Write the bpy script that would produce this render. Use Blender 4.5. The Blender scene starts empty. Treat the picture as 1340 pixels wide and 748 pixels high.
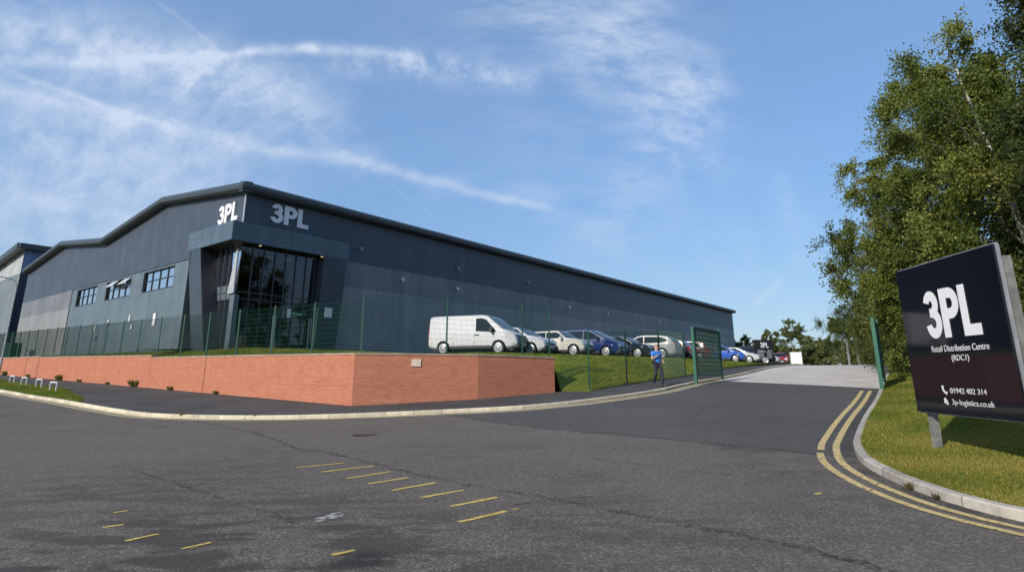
import bpy, bmesh, math, random
import numpy as np
from mathutils import Vector, Matrix
random.seed(7); rng = np.random.default_rng(11)
PI = math.pi
scene = bpy.context.scene
COL = scene.collection

# ---------------------------------------------------------------- ground heights
# s runs along the driveway, w across it (to the right)
PS = [-100, 0, 8, 13, 20, 26, 36, 48, 60, 75, 400]
PZ = [0, 0, .02, .18, .62, 1.08, 1.5, 1.98, 2.35, 2.55, 2.55]
def sw(x, y): return .5486*x + .836*y, .836*x - .5486*y
def xy(s, w): return .5486*s + .836*w, .836*s - .5486*w
def prof(s): return float(np.mean([np.interp(s+o, PS, PZ) for o in (-2, -1, 0, 1, 2)]))
def zg(x, y):
    s, w = sw(x, y)
    return prof(s) + .018*min(80, max(0, -17-w))
PLATEAU = 2.54

# ---------------------------------------------------------------- node helpers
class NT:
    def __init__(self, tree): self.t = tree; self.n = tree.nodes; self.l = tree.links
    def add(self, kind, **kw):
        n = self.n.new(kind)
        for k, v in kw.items(): setattr(n, k, v)
        return n
    def link(self, a, b): self.l.new(a, b)
    def setin(self, sock, v):
        if isinstance(v, bpy.types.NodeSocket): self.l.new(v, sock)
        else: sock.default_value = v
    def math(self, op, a, b=None, c=None, clamp=False):
        n = self.add('ShaderNodeMath', operation=op); n.use_clamp = clamp
        self.setin(n.inputs[0], a)
        if b is not None: self.setin(n.inputs[1], b)
        if c is not None: self.setin(n.inputs[2], c)
        return n.outputs[0]
    def vmath(self, op, a, b=None, out=0):
        n = self.add('ShaderNodeVectorMath', operation=op)
        self.setin(n.inputs[0], a)
        if b is not None: self.setin(n.inputs[1], b)
        return n.outputs[out]
    def noise(self, vec, scale, detail=3, rough=.55, out=0):
        n = self.add('ShaderNodeTexNoise'); self.link(vec, n.inputs['Vector'])
        n.inputs['Scale'].default_value = scale; n.inputs['Detail'].default_value = detail
        n.inputs['Roughness'].default_value = rough
        return n.outputs[out]
    def ramp(self, fac, a, b, lo=0., hi=1.):
        n = self.add('ShaderNodeMapRange'); n.interpolation_type = 'SMOOTHSTEP'
        self.setin(n.inputs[0], fac)
        n.inputs[1].default_value = a; n.inputs[2].default_value = b
        n.inputs[3].default_value = lo; n.inputs[4].default_value = hi
        return n.outputs[0]
    def mix(self, fac, a, b, blend='MIX'):
        n = self.add('ShaderNodeMix', data_type='RGBA', blend_type=blend)
        self.setin(n.inputs[0], fac)
        for s, v in ((n.inputs[6], a), (n.inputs[7], b)):
            if isinstance(v, (tuple, list)): v = (*v[:3], 1)
            self.setin(s, v)
        return n.outputs[2]

def new_mat(name):
    m = bpy.data.materials.new(name); m.use_nodes = True
    t = NT(m.node_tree); b = m.node_tree.nodes['Principled BSDF']
    return m, t, b

def mat(name, col, rough=.6, metal=0, var=.12, vscale=3., bump=0., bscale=60., coat=0., spec=.5, dirt=None, uv=False):
    m, t, b = new_mat(name)
    tc = t.add('ShaderNodeTexCoord'); v = tc.outputs['UV' if uv else 'Object']
    n1 = t.noise(v, vscale, 5)
    k = t.ramp(n1, .3, .7, 1-var, 1+var)
    c = t.vmath('SCALE', (*col,)); 
    sc = c.node; t.link(k, sc.inputs['Scale'])
    if dirt:
        n2 = t.noise(v, dirt[1], 6, .65)
        c = t.mix(t.ramp(n2, dirt[2], dirt[2]+.18), c, dirt[0])
    t.link(c, b.inputs['Base Color'])
    b.inputs['Roughness'].default_value = rough; b.inputs['Metallic'].default_value = metal
    b.inputs['Specular IOR Level'].default_value = spec
    b.inputs['Coat Weight'].default_value = coat; b.inputs['Coat Roughness'].default_value = .05
    if bump:
        bn = t.add('ShaderNodeBump'); bn.inputs['Strength'].default_value = bump; bn.inputs['Distance'].default_value = .01
        t.link(t.noise(v, bscale, 4), bn.inputs['Height']); t.link(bn.outputs[0], b.inputs['Normal'])
    return m

def asphalt(name, col, patch, speck=.5, scale=1., blot=False):
    m, t, b = new_mat(name)
    v = t.add('ShaderNodeTexCoord').outputs['Object']
    big = t.noise(v, .35*scale, 5, .6); mid = t.noise(v, 1.7*scale, 6, .68)
    c = t.mix(t.ramp(big, .35, .68), col, tuple(x*patch for x in col))
    c = t.mix(t.ramp(mid, .5, .74, 0, .6), c, tuple(x*.55 for x in col))
    mid2 = t.noise(v, 4.3*scale, 6, .7)
    c = t.mix(t.ramp(mid2, .52, .78, 0, .45), c, tuple(x*1.5 for x in col))
    # aggregate: pale and dark stones
    vo = t.add('ShaderNodeTexVoronoi'); t.link(v, vo.inputs['Vector']); vo.inputs['Scale'].default_value = 46
    sp = t.add('ShaderNodeSeparateColor'); t.link(vo.outputs['Color'], sp.inputs[0])
    c = t.mix(t.ramp(sp.outputs[0], .55, 1., 0, speck), c, tuple(x*2.6 for x in col))
    c = t.mix(t.ramp(sp.outputs[1], .6, 1., 0, speck*1.1), c, tuple(x*.3 for x in col))
    f = t.noise(v, 220, 2)
    c = t.mix(t.ramp(f, .45, .75, 0, speck), c, tuple(x*2 for x in col))
    if blot:
        mp = t.add('ShaderNodeMapping'); t.link(v, mp.inputs['Vector']); mp.inputs['Rotation'].default_value = (0, 0, -.25); mp.inputs['Scale'].default_value = (.9, 2.2, 1)
        bl = t.noise(mp.outputs[0], 1.1, 6, .62); b2 = t.noise(v, .3, 2, .5)
        def near(x, y, rr):      # worn and oily places in the junction
            d_ = t.vmath('LENGTH', t.vmath('SUBTRACT', t.vmath('MULTIPLY', v, (1, 1, 0)), (x, y, 0)), out=1)
            return t.ramp(d_, rr*.25, rr, 1., 0.)
        wornm = t.math('MAXIMUM', near(-2.9, 5.4, 4.6), t.math('MULTIPLY', near(-5.5, 8.2, 3.2), .6))
        wornm = t.math('MAXIMUM', wornm, t.math('MULTIPLY', near(1.2, 6.8, 2.5), .5))
        pt = t.math('MULTIPLY', t.ramp(bl, .45, .56, 0, 1.), t.math('MAXIMUM', t.ramp(b2, .48, .62, .0, .45), wornm))
        c = t.mix(t.math('MULTIPLY', pt, .8), c, tuple(x*.42 for x in col))
        tr_ = t.add('ShaderNodeMapping'); t.link(v, tr_.inputs['Vector']); tr_.inputs['Rotation'].default_value = (0, 0, .66); tr_.inputs['Scale'].default_value = (.05, .55, 1)
        c = t.mix(t.ramp(t.noise(tr_.outputs[0], 1., 3, .5), .42, .62, 0, .35), c, tuple(x*1.35 for x in col))
        oil = t.math('MULTIPLY', near(-1.32, 5.62, .42), t.ramp(t.noise(v, 5, 4, .6), .3, .55))
        oil = t.math('MAXIMUM', oil, t.math('MULTIPLY', t.math('MULTIPLY', near(5.0, 12.6, 1.5), t.ramp(t.noise(v, 2.5, 5, .65), .42, .6)), .8))
        c = t.mix(t.math('MULTIPLY', oil, .85), c, tuple(x*.22 for x in col))
    t.link(c, b.inputs['Base Color']); b.inputs['Roughness'].default_value = .85
    b.inputs['Specular IOR Level'].default_value = .3
    bn = t.add('ShaderNodeBump'); bn.inputs['Strength'].default_value = .5; bn.inputs['Distance'].default_value = .012
    t.link(t.math('ADD', t.noise(v, 90, 3), t.math('MULTIPLY', vo.outputs['Distance'], -.5)), bn.inputs['Height'])
    t.link(bn.outputs[0], b.inputs['Normal'])
    return m

def worn_paint(name, col, wear=.5, scale=14., rough=.6, soft=.1):
    m, t, b = new_mat(name)
    v = t.add('ShaderNodeTexCoord').outputs['Object']
    n = t.noise(v, scale, 6, .72); n2 = t.noise(v, 2.2, 4)
    c = t.mix(t.ramp(n2, .3, .7), col, tuple(x*.72 for x in col))
    t.link(c, b.inputs['Base Color']); b.inputs['Roughness'].default_value = rough
    a = t.ramp(t.math('ADD', n, t.math('MULTIPLY', n2, .35)), wear, wear+soft)
    t.link(a, b.inputs['Alpha'])
    return m

def attr_leaf(name, rough=.55, trans=.35, spec=.3):
    m, t, b = new_mat(name)
    a = t.add('ShaderNodeAttribute'); a.attribute_name = 'Col'
    t.link(a.outputs['Color'], b.inputs['Base Color']); b.inputs['Roughness'].default_value = rough
    b.inputs['Specular IOR Level'].default_value = spec
    tr = t.add('ShaderNodeBsdfTranslucent')
    t.link(t.mix(1., a.outputs['Color'], (1.25, 1.2, .55), 'MULTIPLY'), tr.inputs[0])
    mx = t.add('ShaderNodeMixShader'); mx.inputs[0].default_value = trans
    t.link(b.outputs[0], mx.inputs[1]); t.link(tr.outputs[0], mx.inputs[2])
    t.link(mx.outputs[0], m.node_tree.nodes['Material Output'].inputs['Surface'])
    return m

def cladding(name, col, pitch=.2, strength=.6, rough=.45, joint=0., vert=False):
    """profiled steel sheet: ribs from the wall's own metres (UV)"""
    m, t, b = new_mat(name)
    uv = t.add('ShaderNodeTexCoord').outputs['UV']
    s = t.add('ShaderNodeSeparateXYZ'); t.link(uv, s.inputs[0])
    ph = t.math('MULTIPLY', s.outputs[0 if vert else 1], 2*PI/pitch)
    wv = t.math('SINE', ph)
    n = t.noise(uv, .6, 4)
    k = t.ramp(n, .3, .7, .92, 1.08)
    # sheet joints: each sheet a touch different
    cell = t.math('FLOOR', t.math('DIVIDE', s.outputs[0], 1.0))
    wn = t.add('ShaderNodeTexWhiteNoise', noise_dimensions='1D'); t.link(cell, wn.inputs['W'])
    k = t.math('MULTIPLY', k, t.ramp(wn.outputs[0], 0, 1, .95, 1.05))
    mp = t.add('ShaderNodeMapping'); t.link(uv, mp.inputs['Vector']); mp.inputs['Scale'].default_value = (1.6, .16, 1)
    k = t.math('MULTIPLY', k, t.ramp(t.noise(mp.outputs[0], 1., 6, .65), .35, .7, 1.06, .86))
    if not joint:
        lap = t.math('LESS_THAN', t.math('FRACT', t.math('DIVIDE', s.outputs[0], 6.0)), .008)
        k = t.math('MULTIPLY', k, t.math('SUBTRACT', 1., t.math('MULTIPLY', lap, .4)))
    # the narrow trough of each rib is tinted darker
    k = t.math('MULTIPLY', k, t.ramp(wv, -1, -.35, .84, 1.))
    c = t.vmath('SCALE', col); t.link(k, c.node.inputs['Scale'])
    if joint:
        fr = t.math('FRACT', t.math('DIVIDE', s.outputs[0], joint))
        frz = t.math('FRACT', t.math('DIVIDE', s.outputs[1], .9))
        j = t.math('MAXIMUM', t.math('LESS_THAN', fr, .012), t.math('LESS_THAN', frz, .025))
        c = t.mix(t.math('MULTIPLY', j, .55), c, tuple(x*.35 for x in col))
    t.link(c, b.inputs['Base Color']); b.inputs['Roughness'].default_value = rough
    b.inputs['Metallic'].default_value = .0; b.inputs['Specular IOR Level'].default_value = .4
    if strength:
        bn = t.add('ShaderNodeBump'); bn.inputs['Strength'].default_value = strength; bn.inputs['Distance'].default_value = .03
        t.link(wv, bn.inputs['Height']); t.link(bn.outputs[0], b.inputs['Normal'])
    return m

def brick_mat(name):
    m, t, b = new_mat(name)
    uv = t.add('ShaderNodeTexCoord').outputs['UV']
    br = t.add('ShaderNodeTexBrick'); t.link(uv, br.inputs['Vector'])
    br.inputs['Color1'].default_value = (.44, .162, .093, 1); br.inputs['Color2'].default_value = (.36, .12, .067, 1)
    br.inputs['Mortar'].default_value = (.38, .205, .14, 1)
    br.inputs['Scale'].default_value = 1; br.inputs['Mortar Size'].default_value = .006; br.inputs['Mortar Smooth'].default_value = .3
    br.inputs['Brick Width'].default_value = .225; br.inputs['Row Height'].default_value = .075; br.inputs['Bias'].default_value = -.1
    n = t.noise(uv, 1.1, 6, .65); n2 = t.noise(uv, 7., 5, .7)
    c = t.mix(t.ramp(n, .35, .7, 0, .35), br.outputs['Color'], (.50, .21, .125))
    c = t.mix(t.ramp(n2, .62, .8, 0, .5), c, (.28, .085, .045))
    mp = t.add('ShaderNodeMapping'); t.link(uv, mp.inputs['Vector']); mp.inputs['Scale'].default_value = (.25, 5, 1)
    n3 = t.noise(mp.outputs[0], 2., 5, .6)
    c = t.mix(t.ramp(n3, .56, .75, 0, .35), c, (.6, .34, .24))
    sy = t.add('ShaderNodeSeparateXYZ'); t.link(uv, sy.inputs[0])
    row = t.math('FLOOR', t.math('DIVIDE', sy.outputs[1], .075)); wr_ = t.add('ShaderNodeTexWhiteNoise', noise_dimensions='1D'); t.link(row, wr_.inputs['W'])
    c = t.mix(t.ramp(wr_.outputs[0], .6, 1., 0, .22), c, (.30, .10, .055))
    c = t.mix(t.ramp(t.noise(uv, 3.3, 6, .75), .54, .72, 0, .45), c, (.25, .10, .06))
    # lime bloom in a few small patches
    n4 = t.noise(uv, 2.3, 5, .6)
    c = t.mix(t.ramp(n4, .70, .80, 0, .55), c, (.62, .5, .43))
    t.link(c, b.inputs['Base Color']); b.inputs['Roughness'].default_value = .85; b.inputs['Specular IOR Level'].default_value = .25
    bn = t.add('ShaderNodeBump'); bn.inputs['Strength'].default_value = .5; bn.inputs['Distance'].default_value = .006; bn.invert = True
    t.link(br.outputs['Fac'], bn.inputs['Height']); t.link(bn.outputs[0], b.inputs['Normal'])
    return m

def kerb_mat(name, col):
    m, t, b = new_mat(name)
    tc = t.add('ShaderNodeTexCoord'); uv = tc.outputs['UV']; v = tc.outputs['Object']
    s = t.add('ShaderNodeSeparateXYZ'); t.link(uv, s.inputs[0])
    fr = t.math('FRACT', t.math('DIVIDE', s.outputs[0], .915))
    j = t.math('LESS_THAN', fr, .02)
    cell = t.math('FLOOR', t.math('DIVIDE', s.outputs[0], .915))
    wn = t.add('ShaderNodeTexWhiteNoise', noise_dimensions='1D'); t.link(cell, wn.inputs['W'])
    k = t.math('MULTIPLY', t.ramp(wn.outputs[0], 0, 1, .82, 1.12), t.ramp(t.noise(v, 5, 6, .7), .3, .7, .8, 1.1))
    c = t.vmath('SCALE', col); t.link(k, c.node.inputs['Scale'])
    c = t.mix(t.ramp(t.noise(v, 1.4, 5, .7), .55, .75, 0, .55), c, (.16, .14, .10))
    c = t.mix(t.math('MULTIPLY', j, .7), c, (.09, .08, .06))
    t.link(c, b.inputs['Base Color']); b.inputs['Roughness'].default_value = .85
    bn = t.add('ShaderNodeBump'); bn.inputs['Strength'].default_value = .3; bn.inputs['Distance'].default_value = .01
    t.link(t.noise(v, 60, 4), bn.inputs['Height']); t.link(bn.outputs[0], b.inputs['Normal'])
    return m

def lawn_mat(name, a, bcol, c3):
    m, t, b = new_mat(name)
    v = t.add('ShaderNodeTexCoord').outputs['Object']
    c = t.mix(t.ramp(t.noise(v, .5, 5, .6), .35, .65), a, bcol)
    c = t.mix(t.ramp(t.noise(v, 2.6, 6, .7), .48, .72), c, c3)
    c = t.mix(t.ramp(t.noise(v, 30, 4, .7), .4, .75, 0, .6), c, tuple(x*.45 for x in a))
    t.link(c, b.inputs['Base Color']); b.inputs['Roughness'].default_value = .8; b.inputs['Specular IOR Level'].default_value = .2
    bn = t.add('ShaderNodeBump'); bn.inputs['Strength'].default_value = .8; bn.inputs['Distance'].default_value = .05
    t.link(t.noise(v, 45, 5, .7), bn.inputs['Height']); t.link(bn.outputs[0], b.inputs['Normal'])
    return m

def glass_mat(name, tint=(.35, .4, .42), refl=1.45):
    m, t, b = new_mat(name)
    tr = t.add('ShaderNodeBsdfTransparent'); tr.inputs[0].default_value = (*tint, 1)
    gl = t.add('ShaderNodeBsdfGlossy'); gl.inputs['Roughness'].default_value = .015
    fr = t.add('ShaderNodeFresnel'); fr.inputs['IOR'].default_value = refl
    f = t.math('ADD', t.math('MULTIPLY', fr.outputs[0], 1.5), .03, clamp=True)
    mx = t.add('ShaderNodeMixShader'); t.link(f, mx.inputs[0]); t.link(tr.outputs[0], mx.inputs[1]); t.link(gl.outputs[0], mx.inputs[2])
    t.link(mx.outputs[0], m.node_tree.nodes['Material Output'].inputs['Surface'])
    return m

def lamp_mat(name, col, s):
    m, t, b = new_mat(name)
    b.inputs['Base Color'].default_value = (*col, 1); b.inputs['Emission Color'].default_value = (*col, 1)
    b.inputs['Emission Strength'].default_value = s
    return m

M = {}
M['road'] = asphalt('old_asphalt', (.108, .091, .075), .76, .6, blot=True)
M['drive'] = asphalt('drive_asphalt', (.084, .077, .071), .74, .2, .6)
M['foot'] = asphalt('footway_asphalt', (.072, .067, .063), .55, .25, 1.3)
M['carpark'] = asphalt('car_park_asphalt', (.06, .06, .06), .8, .25)
M['crack'] = worn_paint('bitumen_crack', (.05, .045, .041), .62, 26., .85, .26)
M['yellow'] = worn_paint('yellow_line_paint', (.66, .48, .20), .53, 16.)
M['yellow_old'] = worn_paint('faded_yellow_paint', (.74, .61, .36), .44, 8.)
M['yellow_mark'] = worn_paint('yellow_marker_paint', (.64, .45, .10), .50, 30.)
M['white_mark'] = worn_paint('spilt_white_paint', (.48, .46, .43), .62, 12., .8, .15)
M['concrete'] = mat('yard_concrete', (.50, .45, .40), .85, var=.12, vscale=.6, bump=.2, bscale=30, dirt=((.40, .36, .32), 1.5, .55))
M['kerb'] = kerb_mat('kerb_concrete', (.60, .52, .38))
M['kerb2'] = kerb_mat('grey_kerb_concrete', (.42, .38, .32))
M['brick'] = brick_mat('orange_brick')
M['coping'] = mat('coping_stone', (.33, .27, .21), .85, var=.2, vscale=2, bump=.2)
M['joint'] = mat('joint_sealant', (.18, .075, .05), .8)
M['lawn'] = lawn_mat('lawn', (.13, .145, .016), (.20, .18, .024), (.27, .21, .055))
M['bank'] = lawn_mat('bank_grass', (.14, .19, .016), (.20, .235, .024), (.24, .23, .04))
M['earth'] = lawn_mat('field', (.05, .07, .02), (.07, .08, .025), (.09, .09, .03))
M['blade'] = attr_leaf('grass_blade', .6, .3)
M['leaf'] = attr_leaf('leaf', .5, .35)
M['bark'] = mat('bark', (.13, .10, .075), .9, var=.4, vscale=6, bump=.6, bscale=25)
M['birch'] = mat('birch_bark', (.42, .38, .33), .8, var=.3, vscale=4, bump=.3, dirt=((.05, .045, .04), 5, .56))
M['green'] = mat('green_powder_coat', (.008, .062, .038), .4, var=.1)
M['green_g'] = mat('gate_green', (.010, .10, .062), .4, var=.1)
M['green_d'] = mat('dark_green_powder_coat', (.008, .055, .036), .45, var=.1)
M['clad_hi'] = cladding('anthracite_cladding', (.055, .070, .091), .22, .25)
M['clad_mid'] = cladding('mid_grey_cladding', (.165, .17, .18), .22, .25)
M['clad_lo'] = cladding('pale_grey_cladding', (.24, .24, .237), .22, .25)
M['panel'] = cladding('blue_grey_panel', (.118, .152, .172), .05, .12, .35, joint=3.0)
M['portal'] = cladding('portal_panel', (.082, .115, .145), .3, 0., .35, joint=1.5)
M['portal_d'] = cladding('portal_leg_panel', (.042, .053, .064), .3, 0., .35)  # portal panel darkened in colour for the shade on the raking legs
M['eave'] = mat('eave_trim', (.040, .050, .056), .4, var=.1)
M['flash'] = mat('pale_flashing', (.35, .37, .38), .4)
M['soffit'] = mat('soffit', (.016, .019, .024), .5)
M['frame'] = mat('window_frame', (.025, .03, .035), .35)
M['mullion'] = mat('mullion', (.04, .05, .056), .35)
M['spandrel'] = mat('spandrel_grey', (.10, .125, .14), .35)
M['silver'] = mat('brushed_metal', (.45, .47, .48), .35, metal=.6)
M['glass'] = glass_mat('curtain_wall_glass', (.22, .27, .29))
M['winglass'] = glass_mat('office_glass', (.8, .84, .88), 2.1)
M['room'] = mat('room_wall', (.14, .14, .13), .8)
M['blind'] = mat('window_blind', (.42, .44, .47), .7)
M['sign_w'] = mat('sign_white', (.72, .71, .72), .5, var=.03)
M['sign_t'] = mat('sign_small_lettering', (.55, .55, .56), .5)
M['sign_grey'] = mat('notice_grey', (.5, .51, .52), .6)
M['black'] = mat('black_panel', (.006, .007, .012), .06, var=.05, spec=.45)
M['blackm'] = mat('matt_black', (.012, .012, .014), .5)
M['post'] = mat('weathered_post', (.17, .165, .155), .8, var=.25, vscale=5, bump=.4, dirt=((.42, .40, .37), 4, .58))
M['galv'] = mat('galvanised_steel', (.35, .36, .37), .5, metal=.4, var=.2)
M['white'] = mat('white_gloss', (.75, .75, .74), .4, var=.05)
M['far_hi'] = cladding('far_pale_cladding', (.42, .43, .43), .3, .5)
M['far_lo'] = cladding('far_grey_cladding', (.17, .20, .20), .3, .5)
M['far_blue'] = cladding('far_blue_cladding', (.16, .22, .36), .3, .5)
M['far_dark'] = cladding('far_shaded_cladding', (.03, .04, .06), .3, .5)  # blue of the far unit's end wall, its shade darkened into the colour
M['light'] = lamp_mat('warm_lamp', (1., .8, .5), .9)
M['tyre'] = mat('tyre_rubber', (.012, .012, .012), .8)
M['rim'] = mat('alloy_rim', (.45, .46, .47), .35, metal=.5)
M['plastic'] = mat('black_plastic', (.018, .018, .02), .5)
M['carglass'] = mat('car_glass', (.010, .018, .026), .03, var=.02, spec=.3)
M['headlight'] = mat('headlight', (.5, .52, .55), .1, spec=.8)
M['taillight'] = mat('tail_light', (.35, .01, .01), .15)
M['amber'] = mat('amber_light', (.6, .2, .02), .2)
M['plate_w'] = mat('front_plate', (.6, .6, .58), .5)
M['plate_y'] = mat('rear_plate', (.55, .42, .05), .5)
def paint(name, c, rough=.25): 
    M[name] = mat(name, c, rough, var=.03, coat=.6)
    return M[name]

# ---------------------------------------------------------------- object helpers
def tag(o, label=None, cat=None, group=None, kind=None):
    if label: o['label'] = label
    if cat: o['category'] = cat
    if group: o['group'] = group
    if kind: o['kind'] = kind
    return o
def thing(name, label, cat, loc=(0, 0, 0), rz=0, group=None):
    o = bpy.data.objects.new(name, None); COL.objects.link(o)
    o.location = loc; o.rotation_euler = (0, 0, rz); o.empty_display_size = .3
    return tag(o, label, cat, group)

class MB:
    """collects faces, builds one mesh object"""
    def __init__(self): self.v = []; self.f = []; self.uv = []; self.mi = []; self.sm = []
    def face(self, pts, uv=None, mi=0, smooth=False):
        i = len(self.v); self.v += [tuple(p) for p in pts]
        self.f.append(tuple(range(i, i+len(pts)))); self.uv.append(uv); self.mi.append(mi); self.sm.append(smooth)
    def mesh_in(self, verts, faces, mi=0, smooth=True, uv=None):
        i = len(self.v); self.v += [tuple(p) for p in verts]
        for k, f in enumerate(faces):
            self.f.append(tuple(i+a for a in f)); self.uv.append(uv[k] if uv else None); self.mi.append(mi); self.sm.append(smooth)
    def box(self, c, size, rz=0, mi=0, M4=None):
        x, y, z = (a/2 for a in size); cs, sn = math.cos(rz), math.sin(rz)
        P = []
        for dz in (-z, z):
            for dx, dy in ((-x, -y), (x, -y), (x, y), (-x, y)):
                P.append((c[0]+dx*cs-dy*sn, c[1]+dx*sn+dy*cs, c[2]+dz))
        if M4: P = [M4 @ Vector(p) for p in P]
        self.mesh_in(P, [(3, 2, 1, 0), (4, 5, 6, 7), (0, 1, 5, 4), (1, 2, 6, 5), (2, 3, 7, 6), (3, 0, 4, 7)], mi, False)
    def prism(self, poly, z0, z1, mi=0):
        n = len(poly)
        P = [(p[0], p[1], z0) for p in poly]+[(p[0], p[1], z1) for p in poly]
        self.mesh_in(P, [tuple(range(n-1, -1, -1)), tuple(range(n, 2*n))]+[(i, (i+1) % n, n+(i+1) % n, n+i) for i in range(n)], mi, False)
    def slab(self, front, back, mi=0, uvf=None):
        """solid between two matching polygons of 3-d points"""
        n = len(front)
        fs = [tuple(range(n)), tuple(range(2*n-1, n-1, -1))]+[(i, n+i, n+(i+1) % n, (i+1) % n) for i in range(n)]
        uv = None
        if uvf:
            A = [uvf(p) for p in list(front)+list(back)]
            uv = [[A[i] for i in f] for f in fs]
        self.mesh_in(list(front)+list(back), fs, mi, False, uv)
    def beam(self, p, q, w, h, mi=0, up=(0, 0, 1)):
        p, q = Vector(p), Vector(q); d = (q-p).normalized(); u = Vector(up)
        if abs(d.dot(u)) > .98: u = Vector((1, 0, 0))
        s = d.cross(u).normalized()*w/2; u = s.cross(d).normalized()*h/2
        P = [p-s-u, p+s-u, p+s+u, p-s+u, q-s-u, q+s-u, q+s+u, q-s+u]
        self.mesh_in(P, [(0, 1, 2, 3), (7, 6, 5, 4), (0, 4, 5, 1), (1, 5, 6, 2), (2, 6, 7, 3), (3, 7, 4, 0)], mi, False)
    def tube(self, pts, r, n=8, mi=0, caps=True, smooth=True):
        pts = [Vector(p) for p in pts]; rs = r if isinstance(r, (list, tuple)) else [r]*len(pts)
        V = []; F = []
        for i, p in enumerate(pts):
            d = (pts[min(i+1, len(pts)-1)]-pts[max(i-1, 0)]).normalized()
            u = Vector((0, 0, 1)) if abs(d.z) < .95 else Vector((1, 0, 0))
            a = d.cross(u).normalized(); b = a.cross(d)
            for k in range(n):
                t = 2*PI*k/n; V.append(p+(a*math.cos(t)+b*math.sin(t))*rs[i])
        for i in range(len(pts)-1):
            for k in range(n): F.append((i*n+k, i*n+(k+1) % n, (i+1)*n+(k+1) % n, (i+1)*n+k))
        if caps: F.append(tuple(range(n-1, -1, -1))); F.append(tuple((len(pts)-1)*n+k for k in range(n)))
        self.mesh_in(V, F, mi, smooth)
    def lathe(self, prof_, c=(0, 0, 0), axis='z', n=20, mi=0):
        V = []; F = []
        for r, h in prof_:
            for k in range(n):
                t = 2*PI*k/n; a, b = r*math.cos(t), r*math.sin(t)
                V.append((c[0]+a, c[1]+b, c[2]+h) if axis == 'z' else (c[0]+a, c[1]+h, c[2]+b))
        for i in range(len(prof_)-1):
            for k in range(n): F.append((i*n+k, i*n+(k+1) % n, (i+1)*n+(k+1) % n, (i+1)*n+k))
        F.append(tuple(range(n))); F.append(tuple((len(prof_)-1)*n+k for k in range(n)))
        self.mesh_in(V, F, mi, True)
    def build(self, name, mats, parent=None, world=False, sharp=35):
        me = bpy.data.meshes.new(name)
        me.from_pydata(self.v, [], self.f)
        if any(u for u in self.uv):
            ul = me.uv_layers.new(name='UVMap'); k = 0
            for p, u in zip(me.polygons, self.uv):
                for j in range(p.loop_total):
                    if u: ul.data[p.loop_start+j].uv = u[j]
        me.polygons.foreach_set('material_index', self.mi)
        me.polygons.foreach_set('use_smooth', self.sm)
        for m in (mats if isinstance(mats, list) else [mats]): me.materials.append(m)
        return link_mesh(name, me, parent, world, sharp if any(self.sm) else None)

def link_mesh(name, me, parent=None, world=False, sharp=None):
    me.update()
    if sharp: 
        try: me.set_sharp_from_angle(angle=math.radians(sharp))
        except Exception: pass
    o = bpy.data.objects.new(name, me); COL.objects.link(o)
    if parent:
        o.parent = parent
        if world:
            o.matrix_parent_inverse = (Matrix.Translation(parent.location) @ Matrix.Rotation(parent.rotation_euler.z, 4, 'Z')).inverted()
    return o

def catmull(P, step=.5):
    P = [np.array(p, float) for p in P]; out = []
    for i in range(len(P)-1):
        p0 = P[max(i-1, 0)]; p1 = P[i]; p2 = P[i+1]; p3 = P[min(i+2, len(P)-1)]
        n = max(2, int(np.linalg.norm(p2-p1)/step))
        for k in range(n):
            t = k/n
            out.append(.5*((2*p1)+(-p0+p2)*t+(2*p0-5*p1+4*p2-p3)*t*t+(-p0+3*p1-3*p2+p3)*t**3))
    out.append(P[-1]); return np.array(out)
def offset(L, d):
    """shift a plan polyline to its left by d"""
    L = np.array(L)[:, :2]; T = np.gradient(L, axis=0); T /= np.linalg.norm(T, axis=1)[:, None]+1e-9
    return L+np.stack([-T[:, 1], T[:, 0]], 1)*d
def arclen(L): return np.concatenate([[0], np.cumsum(np.linalg.norm(np.diff(np.array(L)[:, :2], axis=0), axis=1))])
def resample(L, n):
    L = np.array(L, float); a = arclen(L); t = np.linspace(0, a[-1], n)
    return np.stack([np.interp(t, a, L[:, k]) for k in range(L.shape[1])], 1)

def grid_mesh(name, rows, m, smooth=True, uv=None):
    """rows: array [i][j][3]"""
    R = np.array(rows); a, b, _ = R.shape
    V = R.reshape(-1, 3); F = []
    for i in range(a-1):
        for j in range(b-1):
            F.append((i*b+j, i*b+j+1, (i+1)*b+j+1, (i+1)*b+j))
    mb = MB(); mb.mesh_in(V, F, 0, smooth)
    o = mb.build(name, m, sharp=None)
    # face up
    me = o.data; me.update()
    if me.polygons[len(me.polygons)//2].normal.z < 0: me.flip_normals()
    return o

# ================================================================= SETTING
# ground under everything, out to the horizon
g = []
for s in list(range(-400, -40, 40))+list(range(-40, 120, 5))+list(range(120, 1300, 60)):
    g.append([(*xy(s, w), zg(*xy(s, w))-.35-(.5 if s > 70 or w > 40 else 0)) for w in list(range(-900, -120, 60))+list(range(-120, 120, 8))+list(range(120, 900, 60))])
tag(grid_mesh('ground', g, M['earth']), kind='structure')

g = []
for s in np.arange(-12, 34, .8):
    g.append([(*xy(s, w), zg(*xy(s, w))) for w in np.arange(-95, 70, 1.2)])
road = tag(grid_mesh('road', g, M['road']), kind='structure')

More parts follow.
